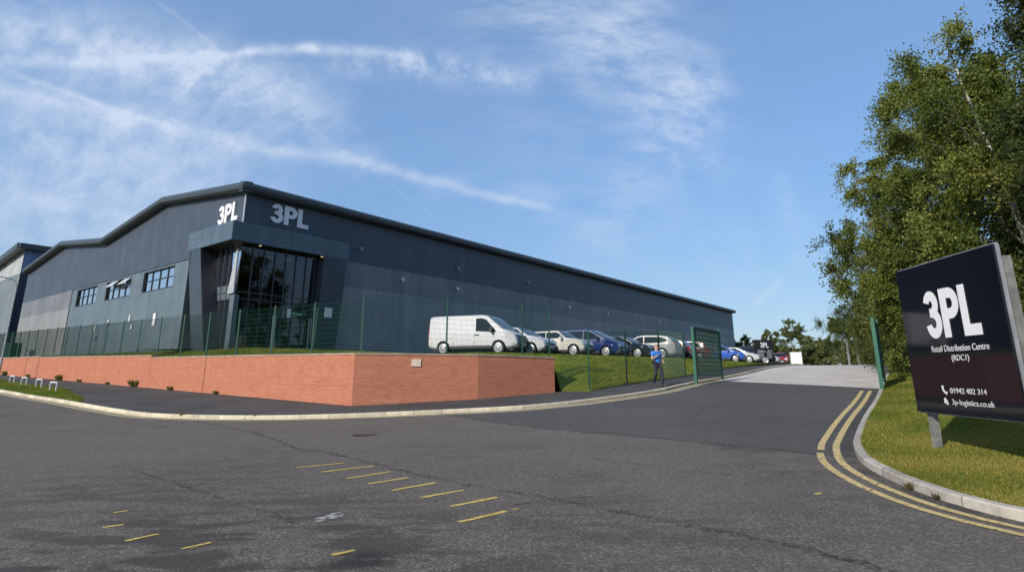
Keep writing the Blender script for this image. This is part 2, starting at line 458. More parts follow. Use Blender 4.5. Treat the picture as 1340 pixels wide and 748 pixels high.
# newer asphalt of the driveway, laid over the mouth of the junction
JW = [-14, -11.8, -8.2, -5.9, -4, -2.4, -1.2, 0]; JS = [15.6, 14.9, 13.6, 13.3, 13., 12.7, 12.4, 12.1]
def s_end(w): return 26.2+(-.9-w)*.62
g = []
for k in np.linspace(0, 1, 40):
    row = []
    for w in np.arange(-13, -.39, .3):
        a = np.interp(w, JW, JS)+.06*math.sin(w*5)+.03*math.sin(w*17); s = a+(s_end(w)-a)*k
        row.append((*xy(s, w), zg(*xy(s, w))+.005))
    g.append(row)
tag(grid_mesh('driveway', g, M['drive']), kind='structure')
g = []
for k in np.linspace(0, 1, 60):
    row = []
    for w in np.arange(-8.9, -.39, .5):
        a = s_end(w); s = a+(100-a)*k
        row.append((*xy(s, w), zg(*xy(s, w))+.006))
    g.append(row)
tag(grid_mesh('concrete_yard', g, M['concrete']), kind='structure')

K = catmull([(-70, 67), (-52, 52.5), (-38, 41), (-27.23, 32.32), (-23.77, 29.46), (-20.27, 26.76), (-15.84, 23.13), (-13.04, 20.99), (-11.5, 20.25),
             (-9.59, 19.81), (-7.74, 19.66), (-5.5, 19.66), (-2.92, 19.88), (-.39, 20.15), (.78, 20.5), (2.79, 21.6), (5.8, 23.95), (7.36, 25.9),
             (10.7, 30.6), (13.9, 35.5), (20.4, 46.6), (26.5, 56.0), (33, 66)], .4)
R = catmull([xy(105, -.6), xy(70, -.6), xy(40, -.65), (12.9, 21.0), (9.02, 15.46), (7.02, 12.48), (6.36, 11.36), (5.82, 10.2), (5.52, 9.1), (5.4, 8.3),
             (5.38, 7.4), (5.6, 6.55), (6.3, 5.6), (8, 4.1), (12, .9), (30, -13.3), (60, -37)], .3)
# the near bend of the right kerb swings out along the main road
def kerb(name, L, m):
    a = arclen(L); inn = offset(L, .135); ch = offset(L, .02)
    mb = MB()
    for i in range(len(L)-1):
        z0 = [zg(*L[i]), zg(*L[i+1])]
        rows = []
        for k in (i, i+1):
            z = zg(*L[k]); rows.append([(*L[k], z-.05), (*L[k], z+.10), (*ch[k], z+.122), (*inn[k], z+.126), (*inn[k], z-.05)])
        for q in range(4):
            mb.face([rows[0][q], rows[1][q], rows[1][q+1], rows[0][q+1]][::-1], [(a[i], q*.1), (a[i+1], q*.1), (a[i+1], q*.1+.1), (a[i], q*.1+.1)][::-1])
    return tag(mb.build(name, m), kind='structure')
kerb('kerb', K, M['kerb']); kerb('kerb', R, M['kerb2'])

def strip(mb, L, d, wdt, dz, i0=0, i1=None):
    A = offset(L, d-wdt/2); B_ = offset(L, d+wdt/2)
    for i in range(i0, (i1 or len(L))-1):
        mb.face([(*A[i], zg(*A[i])+dz), (*A[i+1], zg(*A[i+1])+dz), (*B_[i+1], zg(*B_[i+1])+dz), (*B_[i], zg(*B_[i])+dz)])
def near_idx(L, p): return int(np.argmin(np.linalg.norm(np.array(L)-np.array(p), axis=1)))
i0 = near_idx(R, (13.1, 21.3)); i1 = near_idx(R, (30, -13)); ib = near_idx(R, (6.2, 11.0))
mb = MB(); strip(mb, R, -.30, .12, .010, i0, i1); strip(mb, R, -.555, .12, .010, i0, ib); strip(mb, R, -.575, .12, .010, ib, i1)
tag(mb.build('road_marking', M['yellow'], road), kind='structure')
mb = MB(); k0 = near_idx(K, (-40, 43)); k1 = near_idx(K, (10.7, 30.6))
strip(mb, K, -.15, .13, .010, k0, k1); strip(mb, K, -.40, .10, .010, k0, k1)
tag(mb.build('road_marking', M['yellow_old'], road), kind='structure')
# dark gully of silt along the right kerb
mb = MB(); strip(mb, R, -.11, .2, .007, i0, i1); tag(mb.build('gutter_silt', M['crack'], road), kind='structure')

def dash(p, q, w, m, name='painted_dash', jag=.3):
    p, q = np.array(p), np.array(q); d = q-p; Ln = np.linalg.norm(d); d /= Ln; n = np.array([-d[1], d[0]])
    L1 = []; L2 = []
    for t in np.linspace(0, Ln, 7):
        a = w/2*(1+random.uniform(-jag, jag)); b = w/2*(1+random.uniform(-jag, jag)); c = p+d*t
        L1.append(c+n*a); L2.append(c-n*b)
    poly = L2+L1[::-1]
    mb = MB(); mb.face([(x, y, zg(x, y)+.006) for x, y in poly]); mb.build(name, m, road)
for p, q in [((-3.74, 10.68), (-3.06, 11.14)), ((-3.16, 10.22), (-2.42, 10.78)), ((-2.57, 9.6), (-2.01, 10.22)), ((-2.13, 9.19), (-1.62, 9.65)),
             ((-1.68, 8.68), (-1.14, 9.24)), ((-1.2, 8.21), (-.68, 8.68)), ((-.76, 7.7), (-.2, 8.21)), ((-.58, 6.93), (-.07, 7.44))]:
    dash(p, q, .08, M['yellow_mark'])
for p, q, w in [((-4.36, 6.72), (-4.22, 6.85), .055), ((-4.7, 7.39), (-4.6, 7.5), .055), ((-3.79, 6.21), (-3.62, 6.47), .055), ((-3.09, 5.95), (-2.93, 6.16), .05),
                ((-1.63, 5.75), (-1.46, 5.9), .055), ((3.99, 8.2), (4.12, 8.28), .05), ((0.0, 7.5), (.08, 7.58), .03)]:
    dash(p, q, w, M['yellow_mark'])
mb = MB(); mb.face([(x, y, zg(x, y)+.007) for x, y in [(-2.24, 6.93), (-2.1, 6.96), (-1.98, 7.1), (-1.92, 7.33), (-2.0, 7.42), (-2.12, 7.36), (-2.16, 7.2), (-2.26, 7.06)]])
mb.build('paint_spill', M['white_mark'], road)
# cracks and joints in the old surface
mb = MB()
def crack(P, w, dz=.004):
    L = catmull(P, .12)
    A = []; B2 = []
    T = np.gradient(L, axis=0); T /= np.linalg.norm(T, axis=1)[:, None]; N = np.stack([-T[:, 1], T[:, 0]], 1)
    wob = 0
    for i in range(len(L)):
        wob = wob*.8+random.uniform(-.025, .025); c = L[i]+N[i]*wob
        A.append(c+N[i]*w/2*random.uniform(.4, 1.4)); B2.append(c-N[i]*w/2*random.uniform(.4, 1.4))
    for i in range(len(L)-1):
        mb.face([(x, y, zg(x, y)+dz) for x, y in (A[i], A[i+1], B2[i+1], B2[i])])
crack([(-10.82, 19.92), (-7.0, 16.38), (-4.94, 13.61), (-3.28, 11.97), (-1.94, 10.42), (-.55, 8.93), (.3, 8.26), (1.19, 7.49), (1.89, 6.77), (2.47, 6.21), (2.94, 5.59), (4, 4)], .17)
crack([(-20, 12.6), (-13.53, 16.08), (-12.12, 16.9), (-9.57, 18.08)], .09)
crack([(-6.49, 10.48), (-5.04, 9.3), (-3.65, 8.06), (-2.77, 7.34), (-2.4, 6.9)], .07)
crack([(-.1, 7.6), (.6, 8.1), (1.3, 8.2)], .07)
crack([(1.5, 11.3), (2.6, 10.2), (3.4, 9.6)], .07)
JL = [xy(np.interp(w, JW, JS)-.03, w) for w in np.arange(-12.8, -.8, .6)]
crack(JL, .08, .009)
crack([xy(17, -5), xy(19, -5.2), xy(22, -4.2)], .07, .009)
crack([xy(s_end(w), w) for w in np.arange(-7.8, -.8, .6)], .06, .011)
mb.build('road_crack', M['crack'], road)
mb = MB(); cx, cy_ = -3.73, 15.4; mb.face([(cx+.33*math.cos(a), cy_+.33*math.sin(a), zg(cx, cy_)+.012) for a in np.linspace(0, 2*PI, 25)[:-1]]); mb.build('manhole_cover', mat('rusty_iron', (.10, .055, .04), .7, var=.35, vscale=9, bump=.4), road)


# footway: from kerb back to wall foot and then the fence line
WALL = [(-62, 64.9), (-44.46, 51.6), (-29.22, 39.97), (-19.61, 32.62), (-12.91, 27.5), (-9.08, 24.62), (-5.94, 22.26), (-1.33, 23.19), (1.77, 24.7)]
FENCE2 = [(1.77, 24.7), (3.2, 24.55), (5.23, 27.03), (7.44, 29.72), (9.94, 34.0), (15.1, 42.7), (21.7, 52.7), (28, 63)]
back = np.concatenate([np.array(WALL), np.array(FENCE2)[1:]])
pairsK = [(-70, 67), (-38, 41), (-27.23, 32.32), (-20.27, 26.76), (-13.04, 20.99), (-9.59, 19.81), (-5.5, 19.66), (-.39, 20.15), (2.2, 21.2), (3.6, 22.2), (7.36, 25.9), (10.7, 30.6), (13.9, 35.5), (20.4, 46.6), (26.5, 56), (33, 66)]
pairsB = [(-62, 65.1), (-44.46, 51.8), (-29.22, 40.17), (-19.61, 32.82), (-12.91, 27.7), (-9.08, 24.82), (-5.94, 22.46), (-1.33, 23.39), (1.9, 24.9), (3.2, 24.6), (5.23, 27.08), (7.44, 29.77), (9.94, 34.05), (15.1, 42.75), (21.7, 52.75), (28, 63)]
inK = offset(K, .12)
kA = [near_idx(K, p) for p in pairsK]
g = []
for i in range(len(pairsK)-1):
    n = 14
    for k in range(n + (i == len(pairsK)-2)):
        t = k/n; idx = kA[i]+(kA[i+1]-kA[i])*t; lo = int(math.floor(idx)); hi = min(lo+1, len(K)-1)
        a = inK[lo]*(1-(idx-lo))+inK[hi]*(idx-lo)
        b = np.array(pairsB[i])*(1-t)+np.array(pairsB[i+1])*t
        g.append([(*(a+(b-a)*q), zg(*(a+(b-a)*q))+.122) for q in np.linspace(0, 1, 8)])
tag(grid_mesh('footway', g, M['foot']), kind='structure')
# kerbside grass around the knee rails
a = near_idx(K, (-46, 47.6)); b = near_idx(K, (-18.2, 25.2)); g = []
for i in range(a, b+1):
    t = (i-a)/(b-a); wd = 2.2*min(1, (1-t)*3.2)**.7+.05+.15*math.sin(i*.9)*(1-t)
    p = offset(K[max(0, i-1):i+2], .14)[1]; q = offset(K[max(0, i-1):i+2], .14+wd)[1]
    g.append([(*(p+(q-p)*u), zg(*(p+(q-p)*u))+.128+.03*math.sin(u*PI)) for u in np.linspace(0, 1, 6)])
VERGE_L = g
tag(grid_mesh('grass_verge', g, M['bank']), kind='structure')

# warehouse frame of reference
Bc = np.array((-16.45, 34.24)); DL = np.array((-.786, .618)); DR = np.array((.617, .787)); NL = np.array((-.618, -.786)); NR = np.array((.787, -.617))
def LF(s, z, off=0): p = Bc+DL*s+NL*off; return (p[0], p[1], z)
def RF(s, z, off=0): p = Bc+DR*s+NR*off; return (p[0], p[1], z)

# grass bank between wall/fence and the car park or the building
def fz(x, y): return zg(x, y)+.125
bank = [((-62, 65.4, 3.1), (*LF(62, 0)[:2], 3.1)), ((-44.3, 51.95, 2.92), (*LF(42, 0)[:2], 3.1)), ((-29., 40.25, 2.80), (*LF(24, 0)[:2], 3.06)),
        ((-19.4, 32.9, 2.5), (*LF(12, 0)[:2], 3.05)), ((-12.7, 27.75, 2.44), (*LF(4, 0)[:2], 3.03)), ((-8.9, 24.9, 2.36), (-16.25, 34.4, 3.02)),
        ((-5.85, 22.6, 2.3), (-13.5, 37.6, 3.0)), ((-3.5, 23.1, 2.28), (-10.7, 41.2, 2.94)), ((-1.4, 23.5, 2.24), (-5.0, 31.9, 2.56)),
        ((.3, 24.4, 2.1), (-2.4, 27.4, 2.54)), ((1.76, 25.0, 1.95), (.6, 27.6, 2.54)), ((2.05, 24.85, None), (1.5, 28.5, 2.54)), ((3.2, 24.5, None), (4.0, 31.3, 2.54)),
        ((5.23, 26.98, None), (7, 34.2, 2.54)), ((7.44, 29.68, None), (10.5, 38, 2.54)), ((9.94, 33.95, None), (15, 43.6, 2.54)),
        ((15.1, 42.65, None), (21, 50.8, 2.54)), ((21.7, 52.65, None), (27, 58.3, 2.54)), ((28, 63, None), (33, 65, 2.54))]
g = []
for i in range(len(bank)-1):
    (p0, e0), (p1, e1) = bank[i], bank[i+1]
    p0 = np.array((p0[0], p0[1], fz(p0[0], p0[1]) if p0[2] is None else p0[2])); p1 = np.array((p1[0], p1[1], fz(p1[0], p1[1]) if p1[2] is None else p1[2]))
    e0, e1 = np.array(e0), np.array(e1); n = 8
    for k in range(n+(i == len(bank)-2)):
        t = k/n; p = p0+(p1-p0)*t; e = e0+(e1-e0)*t; row = []
        if p0[2] and bank[i][0][2] is None: p[2] = fz(p[0], p[1])
        for q in np.linspace(0, 1, 16):
            c = p+(e-p)*q; u = q**.85; u = u*u*(3-2*u)*.55+u*.45
            z = p[2]+(e[2]-p[2])*u+(.025*math.sin(c[0]*2.1+c[1])+.13*math.sin(c[0]*.95-c[1]*.55+.6))*math.sin(q*PI)*(1 if c[0] > 1 else .3)
            row.append((c[0], c[1], z))
        g.append(row)
BANK = np.array(g)
tag(grid_mesh('grass_bank', g, M['bank']), kind='structure')
mb = MB()
cp = [(-5.0, 31.9), (-2.4, 27.4), (.6, 27.6), (1.5, 28.5), (4, 31.3), (7, 34.2), (10.5, 38), (15, 43.6), (21, 50.8), (27, 58.3), (33, 65), (60, 100), (70, 130), RF(130, 0)[:2], RF(6, 0, -.3)[:2], (-10.7, 41.2)]
mb.face([(x, y, PLATEAU+.006) for x, y in cp]); tag(mb.build('car_park', M['carpark']), kind='structure')

# right-hand verge
TR = [(110, 48), (70, 48), (40, 46), (60, 30), (58, 24), (56, 18), (54, 14), (52, 10), (50, 4), (48, 0), (48, -5), (50, -10), (54, -14), (60, -18), (64, -20), (70, -24), (80, -34)]
srcR = [xy(105, -.6), xy(70, -.6), xy(40, -.65), (12.9, 21.0), (9.02, 15.46), (7.02, 12.48), (6.36, 11.36), (5.82, 10.2), (5.52, 9.1), (5.4, 8.3), (5.38, 7.4), (5.6, 6.55), (6.3, 5.6), (8, 4.1), (12, .9), (30, -13.3), (60, -37)]
kR = [near_idx(R, p) for p in srcR]; inR = offset(R, .12); g = []
TR2 = np.array(TR, float)
for i in range(len(srcR)-1):
    n = max(1, kR[i+1]-kR[i])
    for k in range(n+(i == len(srcR)-2)):
        a = inR[min(kR[i]+k, len(R)-1)]; b = TR2[i]+(TR2[i+1]-TR2[i])*k/n
        row = []
        for q in np.linspace(0, 1, 40)**2.2:
            c = a+(b-a)*q; d = np.linalg.norm(c-a)
            row.append((c[0], c[1], zg(*c)+.115+min(.18, d*.04)+.02*math.sin(c[0]*1.7)*math.sin(c[1]*1.3)*min(1, d)))
        g.append(row)
VERGE = np.array(g)
tag(grid_mesh('verge', g, M['lawn']), kind='structure')

# ---------------------------------------------------------------- grass blades
def blades(name, grid, n, hmin, hmax, wid, near, cols, far=60, pw=1.6):
    G = np.array(grid); a, b, _ = G.shape
    P0 = G[:-1, :-1].reshape(-1, 3); P1 = G[1:, :-1].reshape(-1, 3); P2 = G[1:, 1:].reshape(-1, 3); P3 = G[:-1, 1:].reshape(-1, 3)
    ar = .5*np.abs(np.cross((P2-P0)[:, :2], (P3-P1)[:, :2])); c = (P0+P2)/2; d = np.linalg.norm(c-np.array([0, 0, 1.6]), axis=1)
    vis = (c[:, 1] > 2) & (np.abs(c[:, 0]/np.maximum(c[:, 1], .1)) < 1.15) & (d < far)
    w = ar*vis/np.maximum(d, near)**pw; w /= w.sum()
    idx = rng.choice(len(w), n, p=w); u = rng.random((n, 1)); v = rng.random((n, 1))
    p = (P0[idx]*(1-u)+P1[idx]*u)*(1-v)+(P3[idx]*(1-u)+P2[idx]*u)*v
    dist = np.linalg.norm(p-np.array([0, 0, 1.6]), axis=1); sc = np.clip(dist/near, 1, 4)
    h = (hmin+(hmax-hmin)*rng.random(n))*np.clip(sc, 1, 1.5); wd = wid*sc*(.7+.6*rng.random(n)); th = rng.random(n)*2*PI; le = rng.normal(0, .5, (n, 2))*h[:, None]
    dx = np.stack([np.cos(th), np.sin(th), np.zeros(n)], 1)*wd[:, None]/2
    tip = p+np.stack([le[:, 0], le[:, 1], h], 1)
    V = np.stack([p-dx, p+dx, tip], 1).reshape(-1, 3)
    me = bpy.data.meshes.new(name); me.vertices.add(3*n); me.vertices.foreach_set('co', V.ravel())
    me.loops.add(3*n); me.loops.foreach_set('vertex_index', np.arange(3*n, dtype=np.int32))
    me.polygons.add(n); me.polygons.foreach_set('loop_start', np.arange(0, 3*n, 3, dtype=np.int32))
    C = np.array(cols)
    # clumps of drier grass
    f = .5+.5*np.sin(p[:, 0]*1.1+2*np.sin(p[:, 1]*.7))*np.sin(p[:, 1]*1.3+p[:, 0]*.4)
    k = np.clip(rng.normal(f, .35, n), 0, .999)*(len(C)-1); i = k.astype(int); fr = (k-i)[:, None]
    cc = (C[i]*(1-fr)+C[np.minimum(i+1, len(C)-1)]*fr)*(.75+.5*rng.random((n, 1)))
    at = me.color_attributes.new('Col', 'FLOAT_COLOR', 'POINT')
    at.data.foreach_set('color', np.repeat(np.concatenate([cc, np.ones((n, 1))], 1), 3, 0).ravel())
    me.materials.append(M['blade']); me.validate()
    return tag(link_mesh(name, me), kind='stuff')
blades('grass', VERGE, 230000, .010, .032, .007, 7, [(.09, .13, .015), (.145, .17, .021), (.225, .21, .034), (.31, .25, .065)], 34)
blades('grass', BANK, 90000, .03, .075, .016, 22, [(.11, .17, .014), (.17, .225, .018), (.24, .26, .028), (.31, .27, .055)], 62, 1.)
blades('grass', VERGE_L, 25000, .015, .045, .02, 25, [(.09, .14, .014), (.14, .19, .02), (.20, .20, .04)], 70, 1.)

# ================================================================= BRICK WALL
wall = thing('brick_wall', 'long orange brick retaining wall with pale coping that turns the corner of the footway', 'wall', (-5.94, 22.26, .4))
def wall_top(u):  # u: metres from the corner along the long side (>0) or along the return (<0)
    return None
def wall_run(P, tops, mb, cb, th=.33):
    """P plan points of the outer face, tops heights of the wall at them"""
    inn = []
    n = len(P)
    for i in range(n):
        d = np.array(P[min(i+1, n-1)])-np.array(P[max(i-1, 0)]); d /= np.linalg.norm(d)
        inn.append(np.array(P[i])+np.array([-d[1], d[0]])*th)
    a = arclen(P)
    for i in range(n-1):
        f = [(*P[i], zg(*P[i])-.1), (*P[i+1], zg(*P[i+1])-.1), (*P[i+1], tops[i+1]), (*P[i], tops[i])]
        b = [(*inn[i], zg(*P[i])-.1), (*inn[i+1], zg(*P[i+1])-.1), (*inn[i+1], tops[i+1]), (*inn[i], tops[i])]
        u0, u1 = 40-a[-1]+a[i], 40-a[-1]+a[i+1]
        mb.face(f, [(u0, f[0][2]), (u1, f[1][2]), (u1, f[2][2]), (u0, f[3][2])])
        mb.face(b[::-1], [(u1, b[2][2]), (u1, 0), (u0, 0), (u0, b[3][2])])
        mb.face([f[3], f[2], b[2], b[3]], [(u0, 0), (u1, 0), (u1, .3), (u0, .3)])
        for k, e in ((i, 0), (i+1, 1)):
            if k in (0, n-1):
                q = [f[0], f[3], b[3], b[0]] if k == 0 else [f[1], b[1], b[2], f[2]]
                mb.face(q, [(0, p[2]) for p in q] if 0 else [(.0 if (j in ((0, 1) if k == 0 else (0, 3))) else .33, p[2]) for j, p in enumerate(q)])
        # coping
        of = .025
        dd = np.array(P[i+1])-np.array(P[i]); dd /= np.linalg.norm(dd); nn = np.array([-dd[1], dd[0]])
        c = [(*(np.array(P[i])-nn*of), tops[i]+.002), (*(np.array(P[i+1])-nn*of), tops[i+1]+.002), (*(inn[i+1]+nn*of), tops[i+1]+.002), (*(inn[i]+nn*of), tops[i]+.002)]
        t = [(x, y, z+.055) for x, y, z in c]
        cb.slab(c, t)
mb = MB(); cb = MB()
LD = np.array([(-.795, .606)])[0]
def WP(u): return tuple(np.array((-5.94, 22.26))+LD*u)
wall_run([WP(78), WP(60), WP(48.5), WP(38.0)], [3.2, 3.1, 2.93, 2.87], mb, cb)
wall_run([WP(37.98), WP(28), WP(18.02)], [2.82, 2.71, 2.58], mb, cb)
wall_run([WP(18), WP(9), WP(0), (-1.33, 23.19), (1.77, 24.7)], [2.46, 2.40, 2.32, 2.30, 2.23], mb, cb)
mb.build('brickwork', M['brick'], wall, True); cb.build('coping', M['coping'], wall, True)
mb = MB()
for u in (11.6, 41.5):
    p = np.array(WP(u)); n = np.array((-LD[1], LD[0]))
    if n[1] > 0: n = -n
    z0 = zg(*p); z1 = 2.42 if u < 20 else 2.85
    q = p+n*.006
    mb.box((q[0], q[1], (z0+z1)/2), (.035, .02, z1-z0), math.atan2(LD[1], LD[0]))
mb.build('movement_joint', M['joint'], wall, True)
mb = MB(); p = np.array((-5.94, 22.26))+(np.array((-1.33, 23.19))-np.array((-5.94, 22.26)))*.49; d = np.array((4.61, .93))/4.703; n = np.array((d[1], -d[0]))
q = p+n*.02; mb.box((q[0], q[1], 2.02), (.36, .035, .27), math.atan2(d[1], d[0]))
mb.build('plaque', mat('cream_plaque', (.62, .52, .40), .7, var=.15, vscale=6), wall, True)

# weeds at the foot of the wall
def tuft(name, label, x, y, z, h, n, cols, group):
    me = bpy.data.meshes.new(name)
    V = []; F = []; C = []
    for i in range(n):
        th = random.random()*2*PI; r = random.random()*h*.95; b = Vector((math.cos(th)*r*.5, math.sin(th)*r*.5, 0))
        hh = h*random.uniform(.25, 1.); le = Vector((math.cos(th), math.sin(th), 0))*hh*random.uniform(.1, .7)
        s = Vector((-math.sin(th), math.cos(th), 0))*h*.06
        k = len(V); V += [b-s, b+s, b+le*.5+Vector((0, 0, hh*.7))+s*1.4, b+le+Vector((0, 0, hh)), b+le*.5+Vector((0, 0, hh*.7))-s*1.4]; F.append((k, k+1, k+2, k+3, k+4))
        c = random.choice(cols); f = random.uniform(.7, 1.3); C += [(c[0]*f, c[1]*f, c[2]*f, 1)]*5
    me.from_pydata(V, [], F); at = me.color_attributes.new('Col', 'FLOAT_COLOR', 'POINT')
    for i, c in enumerate(C): at.data[i].color = c
    me.materials.append(M['leaf']); o = link_mesh(name, me); o.location = (x, y, z)
    return tag(o, label, 'weed', group)
gw = [(.10, .14, .03), (.15, .17, .045), (.22, .18, .07)]
for (u, h, lab) in [(10.1, .30, 'brownish weed at the wall foot just right of the dark brick joint'), (14.9, .28, 'small green weed at the wall foot left of the dark brick joint'),
                    (19.6, .55, 'tall spiky weed at the wall foot below the step in the coping'), (23.6, .25, 'low sprawling weed left of the tall spiky weed by the wall'),
                    (28.5, .3, 'flat weed tuft at the wall foot between two bigger weeds'), (32.5, .65, 'bushy olive weed against the wall foot beyond the end of the knee rails'),
                    (40.0, .35, 'small weed beside the far brick joint'), (46.5, .6, 'broad leafy weed at the far end of the wall')]:
    p = np.array(WP(u))+np.array((-.606, -.795))*.12
    tuft('weed', lab, p[0], p[1], zg(*p)+.12, h*rng.uniform(.6, .85), int(50+120*rng.random()), gw, 'weeds along the foot of the brick wall')
for (q, h, lab) in [((-11.0, 20.12), .22, 'green weed in the kerb joint on the outside of the bend'), ((-8.4, 19.72), .15, 'tiny weed in the kerb joint below the brick wall corner'), ((4.95, 9.2), .01, None)]:
    if lab: tuft('weed', lab, q[0], q[1]+.02, zg(*q)+.09, h*.7, 40, gw, 'weeds growing in the kerb')
for (q, h, lab) in [((5.36, 8.35), .10, 'dry brown weed in the gutter below the sign'), ((5.33, 7.8), .08, 'little green weed in the gutter by the grey kerb')]:
    tuft('weed', lab, q[0]-.03, q[1], zg(*q)+.01, h, 40, [(.10, .06, .03), (.12, .09, .04), (.08, .08, .03)], 'weeds growing in the kerb')

# ================================================================= GREEN MESH FENCE
def fence(name, label, posts, h, loc, skip=0):
    root = thing(name, label, 'fence', loc)
    for x, y, z in posts[skip:]:
        mb = MB(); mb.box((x, y, z+h/2), (.06, .06, h), 0); mb.box((x, y, z+h+.012), (.066, .066, .024), 0); mb.build('post', M['green'], root, True)
    for (a, b) in zip(posts[:-1], posts[1:]):
        mb = MB(); a, b = np.array(a), np.array(b); L = np.linalg.norm((b-a)[:2]); d = (b-a)/L; t = math.atan2(d[1], d[0])
        n = int(L/.05)
        nn = np.array((-d[1], d[0], 0))*.0037; hd = np.array((d[0], d[1], 0))*.0037
        for i in range(1, n):
            p = a+d*L*i/n-np.array([0, 0, 0])
            z0, z1 = p[2]+.06, p[2]+h-.02
            mb.face([(p[0]-hd[0], p[1]-hd[1], z0), (p[0]+hd[0], p[1]+hd[1], z0), (p[0]+hd[0], p[1]+hd[1], z1), (p[0]-hd[0], p[1]-hd[1], z1)])
            mb.face([(p[0]-nn[0], p[1]-nn[1], z0), (p[0]+nn[0], p[1]+nn[1], z0), (p[0]+nn[0], p[1]+nn[1], z1), (p[0]-nn[0], p[1]-nn[1], z1)])
        k = .1
        while k < h:
            mb.beam(a+np.array((0, 0, k))+d*.03, b+np.array((0, 0, k))-d*.03, .008, .006); k += .2
        mb.build('mesh_panel', M['green_d'], root, True)
    return root
us = [.1, 3.3, 6.38, 9.47, 12.44, 15.33, 18.25, 21.08, 23.78, 26.53, 29.11, 31.67, 34.16, 36.6, 39.0, 41.4, 43.8, 46.2, 48.6, 51, 53.4, 55.8, 58.2]
A0 = np.array((-5.73, 22.54))
fence('mesh_fence', 'green welded mesh fence standing on top of the long side of the brick wall', [(*(A0+LD*u), 2.3+.0145*u) for u in us[::-1]], 2.2, (-5.73, 22.54, 2.3))
fence('mesh_fence', 'green mesh fence in front of the white van along the short brick return', [(-5.73, 22.6, 2.3), (-2.62, 23.5, 2.26), (.43, 24.5, 2.15), (1.6, 25.1, 2.1)], 2.35, (-2.6, 23.5, 2.2), 1)
fence('mesh_fence', 'green mesh fence down at pavement level before the grass bank', [(x, y, zg(x, y)+.1) for x, y in [(1.98, 24.8), (3.2, 24.62), (5.23, 27.1), (7.44, 29.8), (9.94, 34.0)]], 2.45, (5.2, 27, 1.1), 1)

# ---------------------------------------------------------------- gates
def gate(name, label, x, y, L, ang, h=2.4, split=2):
    z = zg(x, y)+.12
    root = thing(name, label, 'gate', (x, y, z), ang)
    rise = (zg(x+math.cos(ang)*L, y+math.sin(ang)*L)-zg(x, y))
    for px, s_ in ((-.09, .12), (L, .08)):
        mb = MB(); zz = rise*(px > 0); mb.box((px, 0, zz+h/2-.02), (s_, s_, h+.1)); mb.box((px, 0, zz+h+.04), (s_+.012, s_+.012, .02)); mb.build('gate_post', M['green_g'], root)
    mb = MB(); z0 = max(.1, rise+.08)
    for k in (z0, h-.05+rise*.6): mb.beam((.04, 0, k), (L-.06, 0, k), .06, .06)
    mb.beam((.06, 0, z0), (.06, 0, h-.05+rise*.6), .08, .08); mb.beam((L-.09, 0, z0), (L-.09, 0, h-.05+rise*.6), .06, .06)
    mb.build('frame', M['green_g'], root)
    mb = MB(); n = int(L/.05)
    for i in range(2, n-1): mb.box((L*i/n, 0, (z0+h)/2+rise*.3), (.011, .011, h-z0-.1+rise*.5))
    k = z0+.1
    while k < h+rise*.5-.1: mb.beam((.08, .007, k), (L-.1, .007, k), .010, .010); k += .2
    mb.build('mesh_panel', M['green_d'], root)
    mb = MB(); mb.box((L-.2, -.05, 1.05+rise), (.16, .06, .22)); mb.build('lock_box', M['green_d'], root)
    for k in (.45, h-.35):
        mb = MB(); mb.tube([(-.02, 0, k), (-.02, 0, k+.14)], .035, 8); mb.build('hinge', M['galv'], root)
    return root
gate('site_gate', 'open green mesh gate leaf at the pavement edge beyond the walking person', 8.3, 26.75, 3.75, math.atan2(.803, .596))
gate('site_gate', 'open green mesh gate leaf seen edge on beside the right verge and trees', 12.95, 20.9, 3.4, math.radians(56))

# ================================================================= WAREHOUSE
ZE = 13.17; ZF = 2.75; ZA = 9.35; ZB = 7.55
wh = thing('warehouse', 'huge dark grey twin-gabled warehouse with a glazed corner entrance', 'building', (*Bc, ZF))
def uvL(p): 
    d = np.array(p[:2])-Bc; return (float(d@DL), p[2])
def uvR(p):
    d = np.array(p[:2])-Bc; return (float(d@DR), p[2])
RIDGE = [(0, ZE-.35), (12, ZE+1.05), (24, ZE-.35), (36, ZE+1.05), (48, ZE-.35)]
# left (gable) face
mb = MB()
def lface(pts, mi): P = [LF(s, z) for s, z in pts]; mb.face(P[::-1], [(s, z) for s, z in pts][::-1], mi)
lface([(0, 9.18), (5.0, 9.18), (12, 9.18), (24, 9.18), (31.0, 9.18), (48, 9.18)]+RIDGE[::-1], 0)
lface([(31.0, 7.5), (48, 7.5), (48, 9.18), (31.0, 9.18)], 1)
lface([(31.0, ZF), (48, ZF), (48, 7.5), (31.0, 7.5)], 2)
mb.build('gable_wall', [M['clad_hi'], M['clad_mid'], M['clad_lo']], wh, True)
mb = MB()
def pface(pts): mb.face([LF(s, z, .02) for s, z in pts][::-1], [(s, z) for s, z in pts][::-1])
WIN = [(9.1, 14.45), (16.9, 22.15), (24.4, 29.5)]; W0, W1 = 7.5, 9.0
pface([(1.45, ZF), (31.0, ZF), (31.0, W0), (3.4, W0)]); 
xs = [3.45]+[v for a in WIN for v in a]+[31.0]
for a, b in zip(xs[::2], xs[1::2]): pface([(a, W0), (b, W0), (b, W1), (a+(.45 if a < 4 else 0), W1)])
pface([(3.9, W1), (31.0, W1), (31.0, 9.18), (3.95, 9.18)])
mb.build('panel_wall', M['panel'], wh, True)
mb = MB(); mb.beam(LF(4.4, 9.2, .05), LF(31, 9.2, .05), .06, .05); mb.beam(LF(31.02, ZF, .04), LF(31.02, 9.2, .04), .06, .05); mb.build('flashing', M['mullion'], wh, True)
